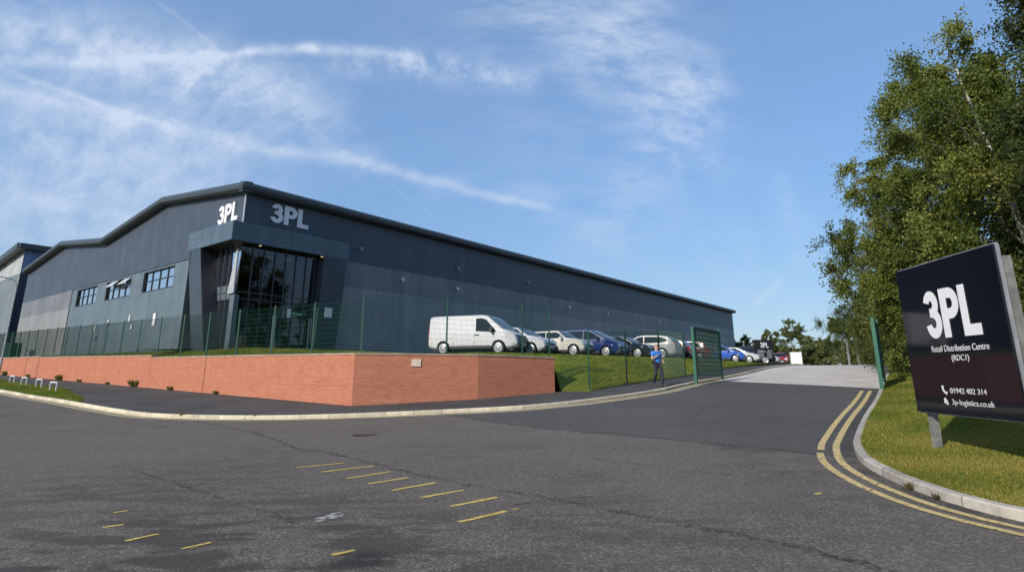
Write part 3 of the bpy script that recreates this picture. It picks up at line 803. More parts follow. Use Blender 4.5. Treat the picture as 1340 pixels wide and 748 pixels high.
# ribbon windows
for wi, (a, b) in enumerate(WIN):
    fr = MB()
    for z in (W0, W1): fr.beam(LF(a, z, -.06), LF(b, z, -.06), .2, .07)
    for s in (a, b): fr.beam(LF(s, W0, -.06), LF(s, W1, -.06), .2, .07, up=(*NL, 0))
    n = 4
    for k in range(1, n): fr.beam(LF(a+(b-a)*k/n, W0, -.11), LF(a+(b-a)*k/n, W1, -.11), .08, .06, up=(*NL, 0))
    fr.beam(LF(a, 8.3, -.11), LF(b, 8.3, -.11), .08, .05)
    # deep dark reveal
    f = fr.build('window_frame', M['frame'], wh, True)
    gl = MB(); gl.slab([LF(a, W0, -.13), LF(b, W0, -.13), LF(b, W1, -.13), LF(a, W1, -.13)], [LF(a, W0, -.14), LF(b, W0, -.14), LF(b, W1, -.14), LF(a, W1, -.14)])
    gl.build('pane', M['winglass'], f)
    bl = MB()
    bl.slab([LF(a, W0-.1, -.3), LF(b, W0-.1, -.3), LF(b, W1+.1, -.3), LF(a, W1+.1, -.3)], [LF(a, W0-.1, -.32), LF(b, W0-.1, -.32), LF(b, W1+.1, -.32), LF(a, W1+.1, -.32)])
    bl.build('blind', M['blind'], f)
    if wi == 1:
        for k in (1, 3):
            s0 = a+(b-a)*(k-1)/n+.08; s1 = s0+(b-a)/n*1.05
            op = MB(); op.slab([LF(s0, 8.98, -.02), LF(s1, 8.98, -.02), LF(s1, 8.42, .52), LF(s0, 8.42, .52)], [LF(s0, 8.98, -.07), LF(s1, 8.98, -.07), LF(s1, 8.40, .47), LF(s0, 8.40, .47)])
            op.build('open_sash', M['blind'], f)
            dk = MB(); dk.slab([LF(s0, 8.40, -.115), LF(s1, 8.40, -.115), LF(s1, 8.95, -.115), LF(s0, 8.95, -.115)], [LF(s0, 8.40, -.125), LF(s1, 8.40, -.125), LF(s1, 8.95, -.125), LF(s0, 8.95, -.125)])  # black sheet painted in for the unlit gap behind the open sash
            dk.build('opening_shade_sheet', M['blackm'], f)
# long right face
mb = MB()
def rface(pts, mi): mb.face([RF(s, z) for s, z in pts], pts, mi)
LEN = 92.6
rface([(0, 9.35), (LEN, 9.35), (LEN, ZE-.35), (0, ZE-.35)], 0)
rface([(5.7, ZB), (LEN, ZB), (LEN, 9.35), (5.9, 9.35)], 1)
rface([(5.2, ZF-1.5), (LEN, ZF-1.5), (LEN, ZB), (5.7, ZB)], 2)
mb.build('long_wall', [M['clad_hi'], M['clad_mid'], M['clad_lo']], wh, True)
# far walls and roof
def X2(s, t, z): p = Bc+DL*s+DR*t; return (p[0], p[1], z)
mb = MB()
mb.face([X2(s, LEN, z) for s, z in [(48, ZF-1.5), (0, ZF-1.5)]+RIDGE]); mb.face([X2(48, 0, ZF), X2(48, LEN, ZF), X2(48, LEN, ZE), X2(48, 0, ZE)])
mb.build('rear_wall', M['far_dark'], wh, True)
mb = MB()
for (s0, z0), (s1, z1) in zip(RIDGE[:-1], RIDGE[1:]):
    mb.face([X2(s0, 0, z0+.2), X2(s0, LEN, z0+.2), X2(s1, LEN, z1+.2), X2(s1, 0, z1+.2)])
mb.build('roof', M['eave'], wh, True)
# rounded eave and verge trim
pr = [(-.06, -.34), (.40, -.34), (.56, -.22), (.60, -.05), (.54, .14), (.38, .26), (-.06, .30)]
mb = MB()
def trim(P, nrm):
    rows = [[(p[0]+nrm[0]*o, p[1]+nrm[1]*o, p[2]+dz) for o, dz in pr] for p in P]
    for r0, r1 in zip(rows[:-1], rows[1:]):
        for i in range(len(pr)-1): mb.face([r0[i], r1[i], r1[i+1], r0[i+1]], smooth=True)
    for r in (rows[0], rows[-1]): mb.face(r)
trim([LF(s, z) for s, z in [(-.5, RIDGE[0][1])]+RIDGE[1:]+[(48.3, ZE-.35)]], NL)
trim([RF(s, ZE-.35) for s in np.linspace(-.5, LEN+.4, 30)], NR)
mb.face([(*(Bc+NL*.6+NR*.6), ZE-.42), LF(0, ZE-.69, .02), LF(-.5, ZE-.69, .4), RF(-.5, ZE-.69, .4)])
mb.build('eave_trim', M['eave'], wh, True, sharp=50)
mb = MB(); mb.beam(LF(.06, 9.9, .03), LF(.06, ZE-.65, .03), .14, .05, up=(*NL, 0)); mb.build('corner_flashing', M['flash'], wh, True)
# portal frame: L-shaped fascia and two raking legs
po = 1.2
mb = MB()
ZP0, ZP1 = 9.18, 10.33
def lbox(s0, s1, z0, z1, o0, o1, uvf, F):
    mb.slab([F(s0, z0, o1), F(s1, z0, o1), F(s1, z1, o1), F(s0, z1, o1)], [F(s0, z0, o0), F(s1, z0, o0), F(s1, z1, o0), F(s0, z1, o0)], 0, uvf)
lbox(-po, 4.55, ZP0, ZP1, 0, po, uvL, LF)
lbox(0.002, 6.9, ZP0+.003, ZP1-.003, 0, po-.003, uvR, RF)
lbox(-po+.004, .1, ZP0+.002, ZP1-.002, .1, po-.002, uvR, RF)
mb.build('portal_fascia', M['portal'], wh, True)
mb = MB(); F = lambda pts, o: [LF(s, z, o) for s, z in pts]
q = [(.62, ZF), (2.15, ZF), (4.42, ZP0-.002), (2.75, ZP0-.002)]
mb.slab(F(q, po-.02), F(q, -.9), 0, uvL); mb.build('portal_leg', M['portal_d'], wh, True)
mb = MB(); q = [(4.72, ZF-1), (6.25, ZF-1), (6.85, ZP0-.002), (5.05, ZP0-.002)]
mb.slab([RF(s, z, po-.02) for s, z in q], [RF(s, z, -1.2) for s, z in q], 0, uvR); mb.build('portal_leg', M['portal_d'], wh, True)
mb = MB(); mb.slab([LF(.60, ZF, po-.06), LF(2.73, ZP0-.01, po-.06), LF(2.73, ZP0-.01, -.5), LF(.60, ZF, -.5)], [LF(.62, ZF, po-.06), LF(2.75, ZP0-.01, po-.06), LF(2.75, ZP0-.01, -.5), LF(.62, ZF, -.5)])  # dark sheet added over the leg's inner side to darken the recess
mb.build('recess_dark_sheet', M['soffit'], wh, True)
# recess: soffit, floor, curtain wall
def G(a, b, z): p = Bc-NL*a-NR*b; return (p[0], p[1], z)   # a in from the left face, b in from the right face
ia, ib_ = -.2, -.5
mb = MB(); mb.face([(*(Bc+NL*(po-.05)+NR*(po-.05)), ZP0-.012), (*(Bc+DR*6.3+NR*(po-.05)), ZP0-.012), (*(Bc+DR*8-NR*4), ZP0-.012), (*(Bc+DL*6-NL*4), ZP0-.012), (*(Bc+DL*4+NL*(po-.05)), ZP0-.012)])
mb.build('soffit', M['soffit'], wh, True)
def GL(s, z, o=0): p = Bc-NL*ia-NR*ib_+DL*s+NL*o; return (p[0], p[1], z)
def GR(s, z, o=0): p = Bc-NL*ia-NR*ib_+DR*s+NR*o; return (p[0], p[1], z)
gl = MB()
for Fn, ln in ((GL, 3.6), (GR, 5.9)): gl.slab([Fn(0, ZF, 0), Fn(ln, ZF, 0), Fn(ln, ZP0, 0), Fn(0, ZP0, 0)], [Fn(0, ZF, -.02), Fn(ln, ZF, -.02), Fn(ln, ZP0, -.02), Fn(0, ZP0, -.02)])
gl.build('curtain_wall', M['glass'], wh, True)
mu = MB()
for s in (1.15, 1.85, 2.6): mu.beam(GL(s, ZF, .03), GL(s, ZP0-.02, .03), .07, .10, up=(*NL, 0))
for s in (.72, 1.45, 2.18, 2.9, 3.62, 4.35, 5.0): mu.beam(GR(s, ZF, .03), GR(s, ZP0-.02, .03), .055, .09, up=(*NR, 0))
for Fn, ln in ((GL, 3.4), (GR, 5.5)):
    for z in (5.9, 6.3): mu.beam(Fn(.06, z, .03), Fn(ln, z, .03), .08, .06)
mu.build('mullion', M['mullion'], wh, True)
mb = MB(); mb.slab([GL(.15, 5.92, .06), GL(3.2, 5.92, .06), GL(3.2, 6.75, .06), GL(.15, 6.75, .06)], [GL(.15, 5.92, .01), GL(3.2, 5.92, .01), GL(3.2, 6.75, .01), GL(.15, 6.75, .01)])
mb.build('spandrel_panel', M['spandrel'], wh, True)
mb = MB(); mb.beam(GL(.05, ZF, .08), GL(.05, 6.1, .08), .5, .28, up=(*NL, 0)); mb.build('corner_column', M['spandrel'], wh, True)
mb = MB(); mb.slab([GL(.02, 6.2, .2), GL(.75, 6.2, .2), GL(.20, 8.85, .2), GL(.02, 8.85, .2)], [GL(.02, 6.2, .12), GL(.75, 6.2, .12), GL(.20, 8.85, .12), GL(.02, 8.85, .12)])
mb.build('corner_fin', M['flash'], wh, True)
mb = MB()   # rooms behind the glass
mb.face([GL(-.0, 6.0, -.3), GR(5.5, 6.0, -.3), GR(5.5, 6.0, -5), GL(4, 6.0, -5)]); mb.face([GR(.3, ZF+.28, -.05), GR(5.5, ZF+.28, -.05), GR(5.5, ZF+.28, -6), GR(-3, ZF+.28, -6)])
mb.face([GR(-1, ZF, -4.5), GR(5.5, ZF, -4.5), GR(5.5, ZP0, -4.5), GR(-1, ZP0, -4.5)]); mb.face([GR(6.2, ZF, 0), GR(6.2, ZP0, 0), GR(6.2, ZP0, -5), GR(6.2, ZF, -5)])
mb.face([GL(3.55, ZF, -.1), GL(3.55, ZP0, -.1), GL(3.55, ZP0, -5), GL(3.55, ZF, -5)])
mb.build('interior', M['room'], wh, True)
mb = MB()
for s, z, o in [(3.6, 8.9, -1.), (2.6, 8.95, -1.5)]:
    mb = MB(); mb.box(GR(s, z, o), (.5, .16, .05), math.atan2(DR[1], DR[0])); mb.build('ceiling_lamp', M['light'], wh, True)
for s, o in ((5.2, .45), (.9, .45)):
    mb = MB(); mb.lathe([(.07, 0), (.07, .03)], GR(s, ZP0-.05, o)); mb.build('entrance_lamp', M['light'], wh, True)
for s in (2.35, 4.85):
    mb = MB(); p = GR(s, ZF+.9, .12); mb.tube([GR(s, ZF+.35, .14), GR(s, ZF+2.35, .14)], .04, 8); mb.tube([GR(s+.17, ZF+.35, .14), GR(s+.17, ZF+2.35, .14)], .03, 8); mb.build('door_handle', M['silver'], wh, True)
mb = MB(); mb.beam(GR(5.2, ZF, .08), GR(5.2, ZF+3.1, .08), .22, .12, up=(*NR, 0)); mb.build('door_frame', M['silver'], wh, True)
mb = MB(); mb.box(GR(3.95, 5.3, .06), (.7, .03, .13), math.atan2(DR[1], DR[0])); mb.build('door_sign', mat('green_notice', (.20, .42, .25), .5), wh, True)
def notice(F, s, z, w, h, off=.05, m='sign_w'):
    mb = MB(); d = DL if F in (LF, GL) else DR; mb.box(F(s, z, off), (w, .03, h), math.atan2(d[1], d[0])); mb.build('notice', M[m], wh, True)
notice(RF, 5.62, 5.5, .55, .62, po+.02); notice(GR, 3.4, 5.3, .26, .55, .08)
notice(LF, 11.3, 5.35, .42, .85, .06); notice(LF, 15.3, 5.0, .3, .35, .06, 'sign_grey'); notice(LF, 15.9, 5.7, .3, .45, .06, 'sign_grey'); notice(LF, 20.3, 5.6, .3, .4, .06, 'sign_grey'); notice(LF, 23.2, 5.3, .3, .5, .06, 'sign_grey')
for s in (12.83, 19.0, 36.7, 45.35, 60): 
    mb = MB(); mb.box(RF(s, 8.72, .1), (.22, .18, .16), math.atan2(DR[1], DR[0])); mb.box(RF(s, 8.58, .14), (.1, .1, .16), math.atan2(DR[1], DR[0])); mb.build('wall_light', M['sign_w'], wh, True)
for s in (8.7, 18.96, 29.14):
    mb = MB(); mb.box(RF(s, 10.45, .12), (.18, .22, .1), math.atan2(DR[1], DR[0])); mb.tube([RF(s, 10.4, .1), RF(s+.05, 10.3, .34)], .05, 8); mb.build('camera', M['galv'], wh, True)

# lettering 3PL -------------------------------------------------------------
def glyph(ch, n=14):
    """outlines in a unit-high box: list of polygons (outer then nothing) as filled strips"""
    q = []
    w = .235
    if ch == 'P':
        q.append([(0, 0), (w, 0), (w, 1), (0, 1)])
        ro, ri, cx, cyy = .315, .315-w*.9, .36, .685
        q.append([(w, 1), (w, 1-w*.9), (cx, 1-w*.9), (cx, 1)]); q.append([(w, cyy-ro), (cx, cyy-ro), (cx, cyy-ro+w*.9), (w, cyy-ro+w*.9)])
        for i in range(n):
            a0, a1 = -PI/2+PI*i/n, -PI/2+PI*(i+1)/n
            q.append([(cx+ri*math.cos(a0), cyy+ri*math.sin(a0)), (cx+ro*math.cos(a0), cyy+ro*math.sin(a0)), (cx+ro*math.cos(a1), cyy+ro*math.sin(a1)), (cx+ri*math.cos(a1), cyy+ri*math.sin(a1))])
        wid = .675
    elif ch == 'L':
        q.append([(0, 0), (w, 0), (w, 1), (0, 1)]); q.append([(w, 0), (.6, 0), (.6, w*.92), (w, w*.92)]); wid = .6
    else:
        for (cx, cyy, ro, a0, a1) in ((.315, .715, .285, -80, 168), (.33, .315, .315, -172, 84)):
            ri = ro-w*.9
            for i in range(n):
                b0, b1 = math.radians(a0+(a1-a0)*i/n), math.radians(a0+(a1-a0)*(i+1)/n)
                q.append([(cx+ri*math.cos(b0), cyy+ri*math.sin(b0)), (cx+ro*math.cos(b0), cyy+ro*math.sin(b0)), (cx+ro*math.cos(b1), cyy+ro*math.sin(b1)), (cx+ri*math.cos(b1), cyy+ri*math.sin(b1))])
        q.append([(.22, .44), (.36, .44), (.36, .63), (.22, .63)]); wid = .65
    return q, wid
def lettering(parent, name, h, place, width, depth, m, world=True):
    """place(u, v, o): plane coordinates to a point; built solid, depth proud of its wall"""
    total = 0; lay = []
    for ch in '3PL':
        q, wd = glyph(ch); lay.append((q, total)); total += wd+.05
    total -= .05; mb = MB(); kx = width/total
    for q, x0 in lay:
        for ip, poly in enumerate(q):
            dp = depth-(.0 if ip < 14 else .0025 if ip < 28 else .005)
            mb.slab([place((x0+u)*kx, v*h, dp) for u, v in poly], [place((x0+u)*kx, v*h, .005) for u, v in poly])
    return mb.build(name, m, parent, world)
lettering(wh, 'lettering', 1.25, lambda u, v, o: RF(1.62+u, 11.0+v, o), 2.72, .1, M['sign_w'])
lettering(wh, 'lettering', 1.25, lambda u, v, o: LF(3.35-u, 10.92+v, o), 2.6, .1, M['sign_w'])

# ---------------------------------------------------------------- second building far left
B2 = np.array((-60.9, 70.6)); wh2 = thing('industrial_unit', 'pale grey industrial unit with a shaded blue end wall behind the warehouse at the far left', 'building', (*B2, 3.))
def L2(s, z, o=0): p = B2+DL*s+NL*o; return (p[0], p[1], z)
def R2(s, z, o=0): p = B2+DR*s+NR*o; return (p[0], p[1], z)
mb = MB(); 
mb.face([L2(0, 3), L2(0, 13.76), L2(34, 13.3), L2(34, 3)][::1], [(0, 3), (0, 13.8), (34, 13.3), (34, 3)], 1)
mb.face([L2(0, 13.76), L2(0, 16.8), L2(34, 12.9+1), L2(34, 13.3)], [(0, 13.8), (0, 16.8), (34, 14), (34, 13.3)], 0)
mb.build('front_wall', [M['far_hi'], M['far_lo']], wh2, True)
mb = MB(); mb.face([R2(0, 3), R2(40, 3), R2(40, 13.76), R2(0, 13.76)], [(0, 3), (40, 3), (40, 13.8), (0, 13.8)], 1); mb.face([R2(0, 13.76), R2(40, 13.76), R2(40, 16.9), R2(0, 16.9)], [(0, 13.8), (40, 13.8), (40, 17), (0, 17)], 0)
mb.build('end_wall', [M['far_blue'], M['far_dark']], wh2, True)
mb = MB(); mb.slab([L2(-.7, 17.3, .8), L2(36, 13.1+1, .8), R2(42, 17.3, .6), R2(-.7, 17.3, .8)], [L2(-.7, 16.7, .8), L2(36, 13.5, .8), R2(42, 16.7, .6), R2(-.7, 16.7, .8)])
mb.face([L2(-.7, 17.3, .8), L2(34, 14.1, .8), (*(B2+DL*34+DR*40), 14.1), (*(B2+DR*40), 17.3)])
mb.build('roof', M['eave'], wh2, True)
mb = MB(); mb.beam(L2(-.7, 17.0, .85), L2(36, 13.6, .85), .2, .7); mb.beam(R2(-.7, 17.0, .7), R2(42, 17.0, .7), .2, .7); mb.build('eave_trim', M['eave'], wh2, True)

# ---------------------------------------------------------------- street lamp, knee rails, cabinet
lp = thing('street_lamp', 'slim grey street lamp with a curved arm over the road at the left edge', 'street lamp', (-37.98, 43.95, zg(-37.98, 43.95)+.1))
mb = MB(); zt = 7.4
mb.tube([(0, 0, 0), (0, 0, 1.5), (0, 0, 1.52), (0, 0, zt-.5)], [.085, .085, .06, .045], 10); mb.build('column', M['galv'], lp)
mb = MB(); mb.tube([(0, 0, zt-.55), (-.03, -.02, zt-.15), (-.25, -.2, zt+.08), (-.8, -.66, zt+.2), (-1.5, -1.25, zt+.26)], .04, 8); mb.build('arm', M['galv'], lp)
mb = MB(); mb.box((-1.8, -1.5, zt+.28), (.7, .26, .14), math.atan2(1.25, 1.5)); mb.build('lamp_head', M['galv'], lp)
def hoop(x, y, ang, label):
    r = thing('knee_rail', label, 'knee rail', (x, y, zg(x, y)+.1), ang, 'white knee rails on the kerbside grass')
    w, h, rr = 1.1, .48, .035
    for sx in (-1, 1):
        mb = MB(); mb.box((sx*w/2, 0, h/2), (.055, .055, h)); mb.build('leg', M['white'], r)
    mb = MB(); mb.box((0, 0, h+.027), (w+.055, .055, .055)); mb.build('rail', M['white'], r)
    return r
ang = math.atan2(-.62, .786)
for x, y, lab in [(-33.0, 39.3, 'white knee rail cut by the left edge of the photo'), (-30.3, 37.0, 'white knee rail second nearest the left edge, on the grass'),
                  (-27.45, 34.6, 'white knee rail third along on the grass, beside the one at the footway end'), (-24.2, 31.5, 'white knee rail at the footway end of the row, nearest the wall corner')]:
    hoop(x, y, ang, lab)
cbx = thing('utility_cabinet', 'dark green metal cabinet behind the fence at the far end of the wall', 'cabinet', (*LF(40.5, 0, 1.6)[:2], 3.0), math.atan2(DL[1], DL[0]))
mb = MB(); mb.box((0, 0, .75), (2.0, .9, 1.5)); mb.build('body', M['green_d'], cbx)
for sx in (-.5, .5):
    mb = MB(); mb.box((sx, .46, .75), (.94, .03, 1.35)); mb.box((sx, -.46, .75), (.94, .03, 1.35)); mb.build('door', M['green_d'], cbx)
mb = MB(); mb.box((0, 0, 1.53), (2.1, 1.0, .07)); mb.build('lid', M['green_d'], cbx)

# ================================================================= BIG SIGN
A, Bq = np.array((7.24, 10.76)), np.array((7.07, 8.3)); dS = (Bq-A)/np.linalg.norm(Bq-A); nS = np.array((dS[1], -dS[0]))
if nS[0] > 0: nS = -nS
SW = float(np.linalg.norm(Bq-A))
sg = thing('company_sign', 'large black square company sign on two weathered posts on the verge', 'sign', (*((A+Bq)/2), .3))
def SG(u, v, o): p = A+dS*u+nS*o; return (p[0], p[1], .96+v)
mb = MB(); mb.slab([SG(0, 0, .0), SG(SW, 0, 0), SG(SW, 2.5, 0), SG(0, 2.5, 0)], [SG(0, 0, -.035), SG(SW, 0, -.035), SG(SW, 2.5, -.035), SG(0, 2.5, -.035)])
mb.build('board', M['black'], sg, True)
mb = MB()
for a, b in (((0, 0), (SW, 0)), ((SW, 0), (SW, 2.5)), ((SW, 2.5), (0, 2.5)), ((0, 2.5), (0, 0))): mb.beam(SG(*a, -.06), SG(*b, -.06), .045, .045)
mb.build('back_frame', M['galv'], sg, True)
for u, zt_ in ((.16, 1.9), (SW-.02, 2.32)):
    mb = MB(); p = SG(u, 0, -.15); z0 = zg(p[0], p[1]) - .1
    mb.slab([(p[0]-.055, p[1]-.055, z0), (p[0]+.055, p[1]-.055, z0), (p[0]+.055, p[1]+.055, z0), (p[0]-.055, p[1]+.055, z0)][::-1],
            [(p[0]-.055, p[1]-.055, .96+zt_), (p[0]+.055, p[1]-.055, .96+zt_), (p[0]+.055, p[1]+.055, .96+zt_), (p[0]-.055, p[1]+.055, .96+zt_)][::-1])
    mb.build('post', M['post'], sg, True)
lettering(sg, 'lettering', .80, lambda u, v, o: SG(.66+u, 1.22+v, o), 1.30, .012, M['sign_w'])
def text(parent, name, body, u, v, size, m, place, dirv, nrm, align='CENTER', bold=.004, width=None):
    cu = bpy.data.curves.new(name, 'FONT'); cu.body = body; cu.size = size; cu.align_x = align; cu.extrude = .002; cu.offset = bold*size
    o = bpy.data.objects.new(name, cu); COL.objects.link(o)
    p = Vector(place(u, v, .006))
    X = Vector((dirv[0], dirv[1], 0)); Z = Vector((nrm[0], nrm[1], 0)); Y = Vector((0, 0, 1))
    mw = Matrix(((X.x, Y.x, Z.x, p.x), (X.y, Y.y, Z.y, p.y), (X.z, Y.z, Z.z, p.z), (0, 0, 0, 1)))
    dg = bpy.context.evaluated_depsgraph_get(); me = bpy.data.meshes.new_from_object(o.evaluated_get(dg))
    bpy.data.objects.remove(o)
    if width:
        xs = [v_.co.x for v_ in me.vertices]; k = width/(max(xs)-min(xs)); me.transform(Matrix.Diagonal((k, 1, 1, 1)))
    me.transform(mw); me.materials.clear(); me.materials.append(m); me.name = name
    return link_mesh(name, me, parent, True)
text(sg, 'lettering', 'Retail Distribution Centre', 1.36, 1.0, .145, M['sign_t'], SG, dS, nS, width=1.34)
text(sg, 'lettering', '(RDC1)', 1.36, .85, .13, M['sign_t'], SG, dS, nS)
text(sg, 'lettering', '01942 402 314', .98, .335, .12, M['sign_t'], SG, dS, nS, 'LEFT', width=.82)
text(sg, 'lettering', '3p-logistics.co.uk', .98, .16, .12, M['sign_t'], SG, dS, nS, 'LEFT', width=.93)
mb = MB()   # telephone and pointer marks
def dab(P, r): 
    for a, b in zip(P[:-1], P[1:]): mb.beam(SG(*a, .006), SG(*b, .006), r, .006, up=(*nS, 0))
dab([(.80, .43), (.81, .385), (.84, .35), (.885, .33)], .032); dab([(.79, .445), (.83, .425)], .03); dab([(.87, .315), (.90, .35)], .03)
mb.build('telephone_symbol', M['sign_w'], sg, True); mb = MB(); dab([(.81, .25), (.81, .17)], .025); dab([(.81, .25), (.87, .19)], .03); dab([(.845, .21), (.875, .15)], .03)
mb.build('pointer_symbol', M['sign_w'], sg, True)

# small directional sign at the top of the drive
x0, y0 = xy(58.5, -11.6); x0, y0 = 24.1, 56.3
ds = thing('directory_sign', 'small black site sign on two posts at the top of the drive', 'sign', (x0, y0, 2.45), math.atan2(.3, 1))
for sx in (-.95, .95):
    mb = MB(); mb.box((sx, 0, 1.15), (.08, .08, 2.3)); mb.build('post', M['blackm'], ds)
mb = MB(); mb.box((0, -.06, 1.85), (2.15, .05, .95)); mb.build('header_board', M['blackm'], ds)
for sx, wd_ in ((-.45, .72), (.55, .5)):
    mb = MB(); mb.box((sx, -.06, .93), (wd_, .05, .66)); mb.build('panel', mat('dim_panel', (.16, .165, .17), .6), ds)
lettering(ds, 'lettering', .5, lambda u, v, o: (-.45+u, -.085-o, 1.58+v), .95, .012, M['sign_w'], False)

# ================================================================= VEHICLES
def vehicle(name, label, cat, x, y, head, spec, pm, flip=False, z=PLATEAU+.006, group='vehicles in the car park'):
    """spec: length, width, side profile, belt height ... heading = +x of the vehicle"""
    root = thing(name, label, cat, (x, y, z), head, group)
    W = spec['W']/2; P = spec['prof']; belt = spec['belt']; zb = spec.get('zb', .22); tum = spec.get('tum', .30); L = spec['L']/2
    xs = sorted(set([p[0] for p in P]+list(np.linspace(-L, L, 30))))
    px_, pz_ = [p[0] for p in P], [p[1] for p in P]
    def zt(x): return float(np.interp(x, px_, pz_))
    def hw(x):
        e = max(0, (abs(x)/L-.72)/.28); return W*(1-spec.get('taper', .16)*e**2.2)
    def side(x, z): return hw(x)*(1-tum*max(0, z-belt))*(1-.02*(z > belt))
    bm = MB(); rings = []
    for x_ in xs:
        t = zt(x_); h = hw(x_); e = max(0, (abs(x_)/L-.86)/.14); b = zb+.10*e; bz = min(belt, t-.10); te = side(x_, t-.05)
        half = [(0, b), (h*.86, b), (h*.97, b+.10), (h, b+(bz-b)*.45), (h*.985, bz-.03), (side(x_, bz+.02), bz+.02 if t-bz > .12 else bz), (te, t-.045), (te-.05, t-.010), (te*.5, t+.012), (0, t+.018)]
        rings.append([(x_, yy, zz) for yy, zz in half]+[(x_, -yy, zz) for yy, zz in half[-2:0:-1]])
    n = len(rings[0]); V = [p for r in rings for p in r]; F = []
    for i in range(len(rings)-1):
        for k in range(n): F.append((i*n+k, i*n+(k+1) % n, (i+1)*n+(k+1) % n, (i+1)*n+k))
    F.append(tuple(range(n))); F.append(tuple((len(rings)-1)*n+k for k in range(n-1, -1, -1)))
    bm.mesh_in(V, F, 0, True)
    body = bm.build('body', [pm, M['plastic']], root, sharp=32)
    b2 = bmesh.new(); b2.from_mesh(body.data); bmesh.ops.recalc_face_normals(b2, faces=b2.faces); b2.to_mesh(body.data); b2.free()
    cut = MB(); wr = spec['wr']
    for wx in spec['wx']: cut.lathe([(wr+.055, -1.4), (wr+.055, 1.4)], (wx, 0, wr), 'y', 28, 0)
    c = cut.build('cutter', M['plastic'])
    b2 = bmesh.new(); b2.from_mesh(c.data); bmesh.ops.recalc_face_normals(b2, faces=b2.faces); b2.to_mesh(c.data); b2.free()
    md = body.modifiers.new('arch', 'BOOLEAN'); md.operation = 'DIFFERENCE'; md.object = c; md.solver = 'EXACT'
    try: md.material_mode = 'TRANSFER'
    except Exception: pass
    c.location = root.location; c.rotation_euler = root.rotation_euler
    bpy.context.view_layer.update()
    dg = bpy.context.evaluated_depsgraph_get(); me = bpy.data.meshes.new_from_object(body.evaluated_get(dg))
    body.modifiers.clear(); old = body.data; body.data = me; me.name = 'body'
    try: me.set_sharp_from_angle(angle=math.radians(32))
    except Exception: pass
    bpy.data.meshes.remove(old); cm = c.data; bpy.data.objects.remove(c); bpy.data.meshes.remove(cm)
    # underbody
    mb = MB(); mb.box((0, 0, wr+.02), (spec['L']*.9, W*1.5, .32)); mb.build('underbody', M['plastic'], root)
    # glass
    for s_ in (1, -1):
        for poly in spec['win']:
            mb = MB(); A_ = [(x_, s_*(side(x_, z_)+.010), z_) for x_, z_ in poly]; B_ = [(x_, s_*(side(x_, z_)-.02), z_) for x_, z_ in poly]
            mb.slab(A_, B_); mb.build('side_window', M['carglass'], root)
    for key, nm in (('ws', 'windscreen'), ('rw', 'rear_window')):
        if key in spec:
            xa, xb = spec[key]; mb = MB(); rows = []
            sg_ = 1 if key == 'ws' else -1
            for k in range(5):
                x_ = xa+(xb-xa)*k/4; t = zt(x_); te = side(x_, t-.05)-.07
                rows.append([(x_+sg_*.008, te*c_, t+.012+.010*(1-abs(c_))) for c_ in (-1, -.6, 0, .6, 1)])
            for r0, r1 in zip(rows[:-1], rows[1:]):
                for k in range(4): mb.face([r0[k], r1[k], r1[k+1], r0[k+1]], smooth=True)
            mb.build(nm, M['carglass'], root)
    # trim lines
    mb = MB()
    for x_ in spec.get('doors', []):
        for s_ in (1, -1): mb.slab([(x_-.006, s_*(hw(x_)+.003), zb+.2), (x_+.006, s_*(hw(x_)+.003), zb+.2), (x_+.006, s_*(hw(x_)*.985+.003), belt-.04), (x_-.006, s_*(hw(x_)*.985+.003), belt-.04)],
                                   [(x_-.006, s_*hw(x_)*.97, zb+.2), (x_+.006, s_*hw(x_)*.97, zb+.2), (x_+.006, s_*hw(x_)*.96, belt-.04), (x_-.006, s_*hw(x_)*.96, belt-.04)])
    if spec.get('doors'): mb.build('door_gap', M['plastic'], root)
    a, b = min(spec['wx'])+wr+.08, max(spec['wx'])-wr-.08
    mb = MB()
    for s_ in (1, -1): mb.slab([(a, s_*(W+.006), zb), (b, s_*(W+.006), zb), (b, s_*(W+.006), zb+.14), (a, s_*(W+.006), zb+.14)], [(a, s_*W*.9, zb), (b, s_*W*.9, zb), (b, s_*W*.9, zb+.14), (a, s_*W*.9, zb+.14)])
    mb.build('sill', M['plastic'], root)
    for x_ in spec.get('handles', []):
        for s_ in (1, -1):
            mb = MB(); mb.box((x_, s_*(hw(x_)+.012), belt-.14), (.2, .035, .04)); mb.build('handle', M['plastic'] if spec.get('black_handles') else pm, root)
    mx = spec['mirror']
    for s_ in (1, -1):
        mb = MB(); mb.box((mx, s_*(W+.09), spec.get('mz', belt+.05)), (.13, .2, spec.get('mh', .14))); mb.box((mx-.02, s_*(W-.0), spec.get('mz', belt+.05)-.04), (.06, .12, .05)); mb.build('mirror', spec.get('mm', pm), root)
    # front
    fz_ = spec.get('nose', .62); xf = L
    def zx(z):   # x of the nose at height z
        for i in range(len(P)-1, 0, -1):
            (x1, z1), (x2, z2) = P[i-1], P[i]
            if z2 <= z <= z1: return x1+(x2-x1)*(z1-z)/max(1e-6, z1-z2)
        return xf
    gh = spec.get('grille', (.42, .62, .5))
    mb = MB(); zs = np.linspace(gh[0], gh[1], 6)
    gx = [(xf if z_ <= P[-1][1] else zx(z_)) for z_ in zs]
    for k in range(5):
        mb.slab([(gx[k]+.02, -W*gh[2], zs[k]), (gx[k]+.02, W*gh[2], zs[k]), (gx[k+1]+.02, W*gh[2]*1.04, zs[k+1]), (gx[k+1]+.02, -W*gh[2]*1.04, zs[k+1])],
                [(gx[k]-.1, -W*gh[2], zs[k]), (gx[k]-.1, W*gh[2], zs[k]), (gx[k+1]-.1, W*gh[2]*1.04, zs[k+1]), (gx[k+1]-.1, -W*gh[2]*1.04, zs[k+1])])
    mb.build('grille', M['plastic'], root)
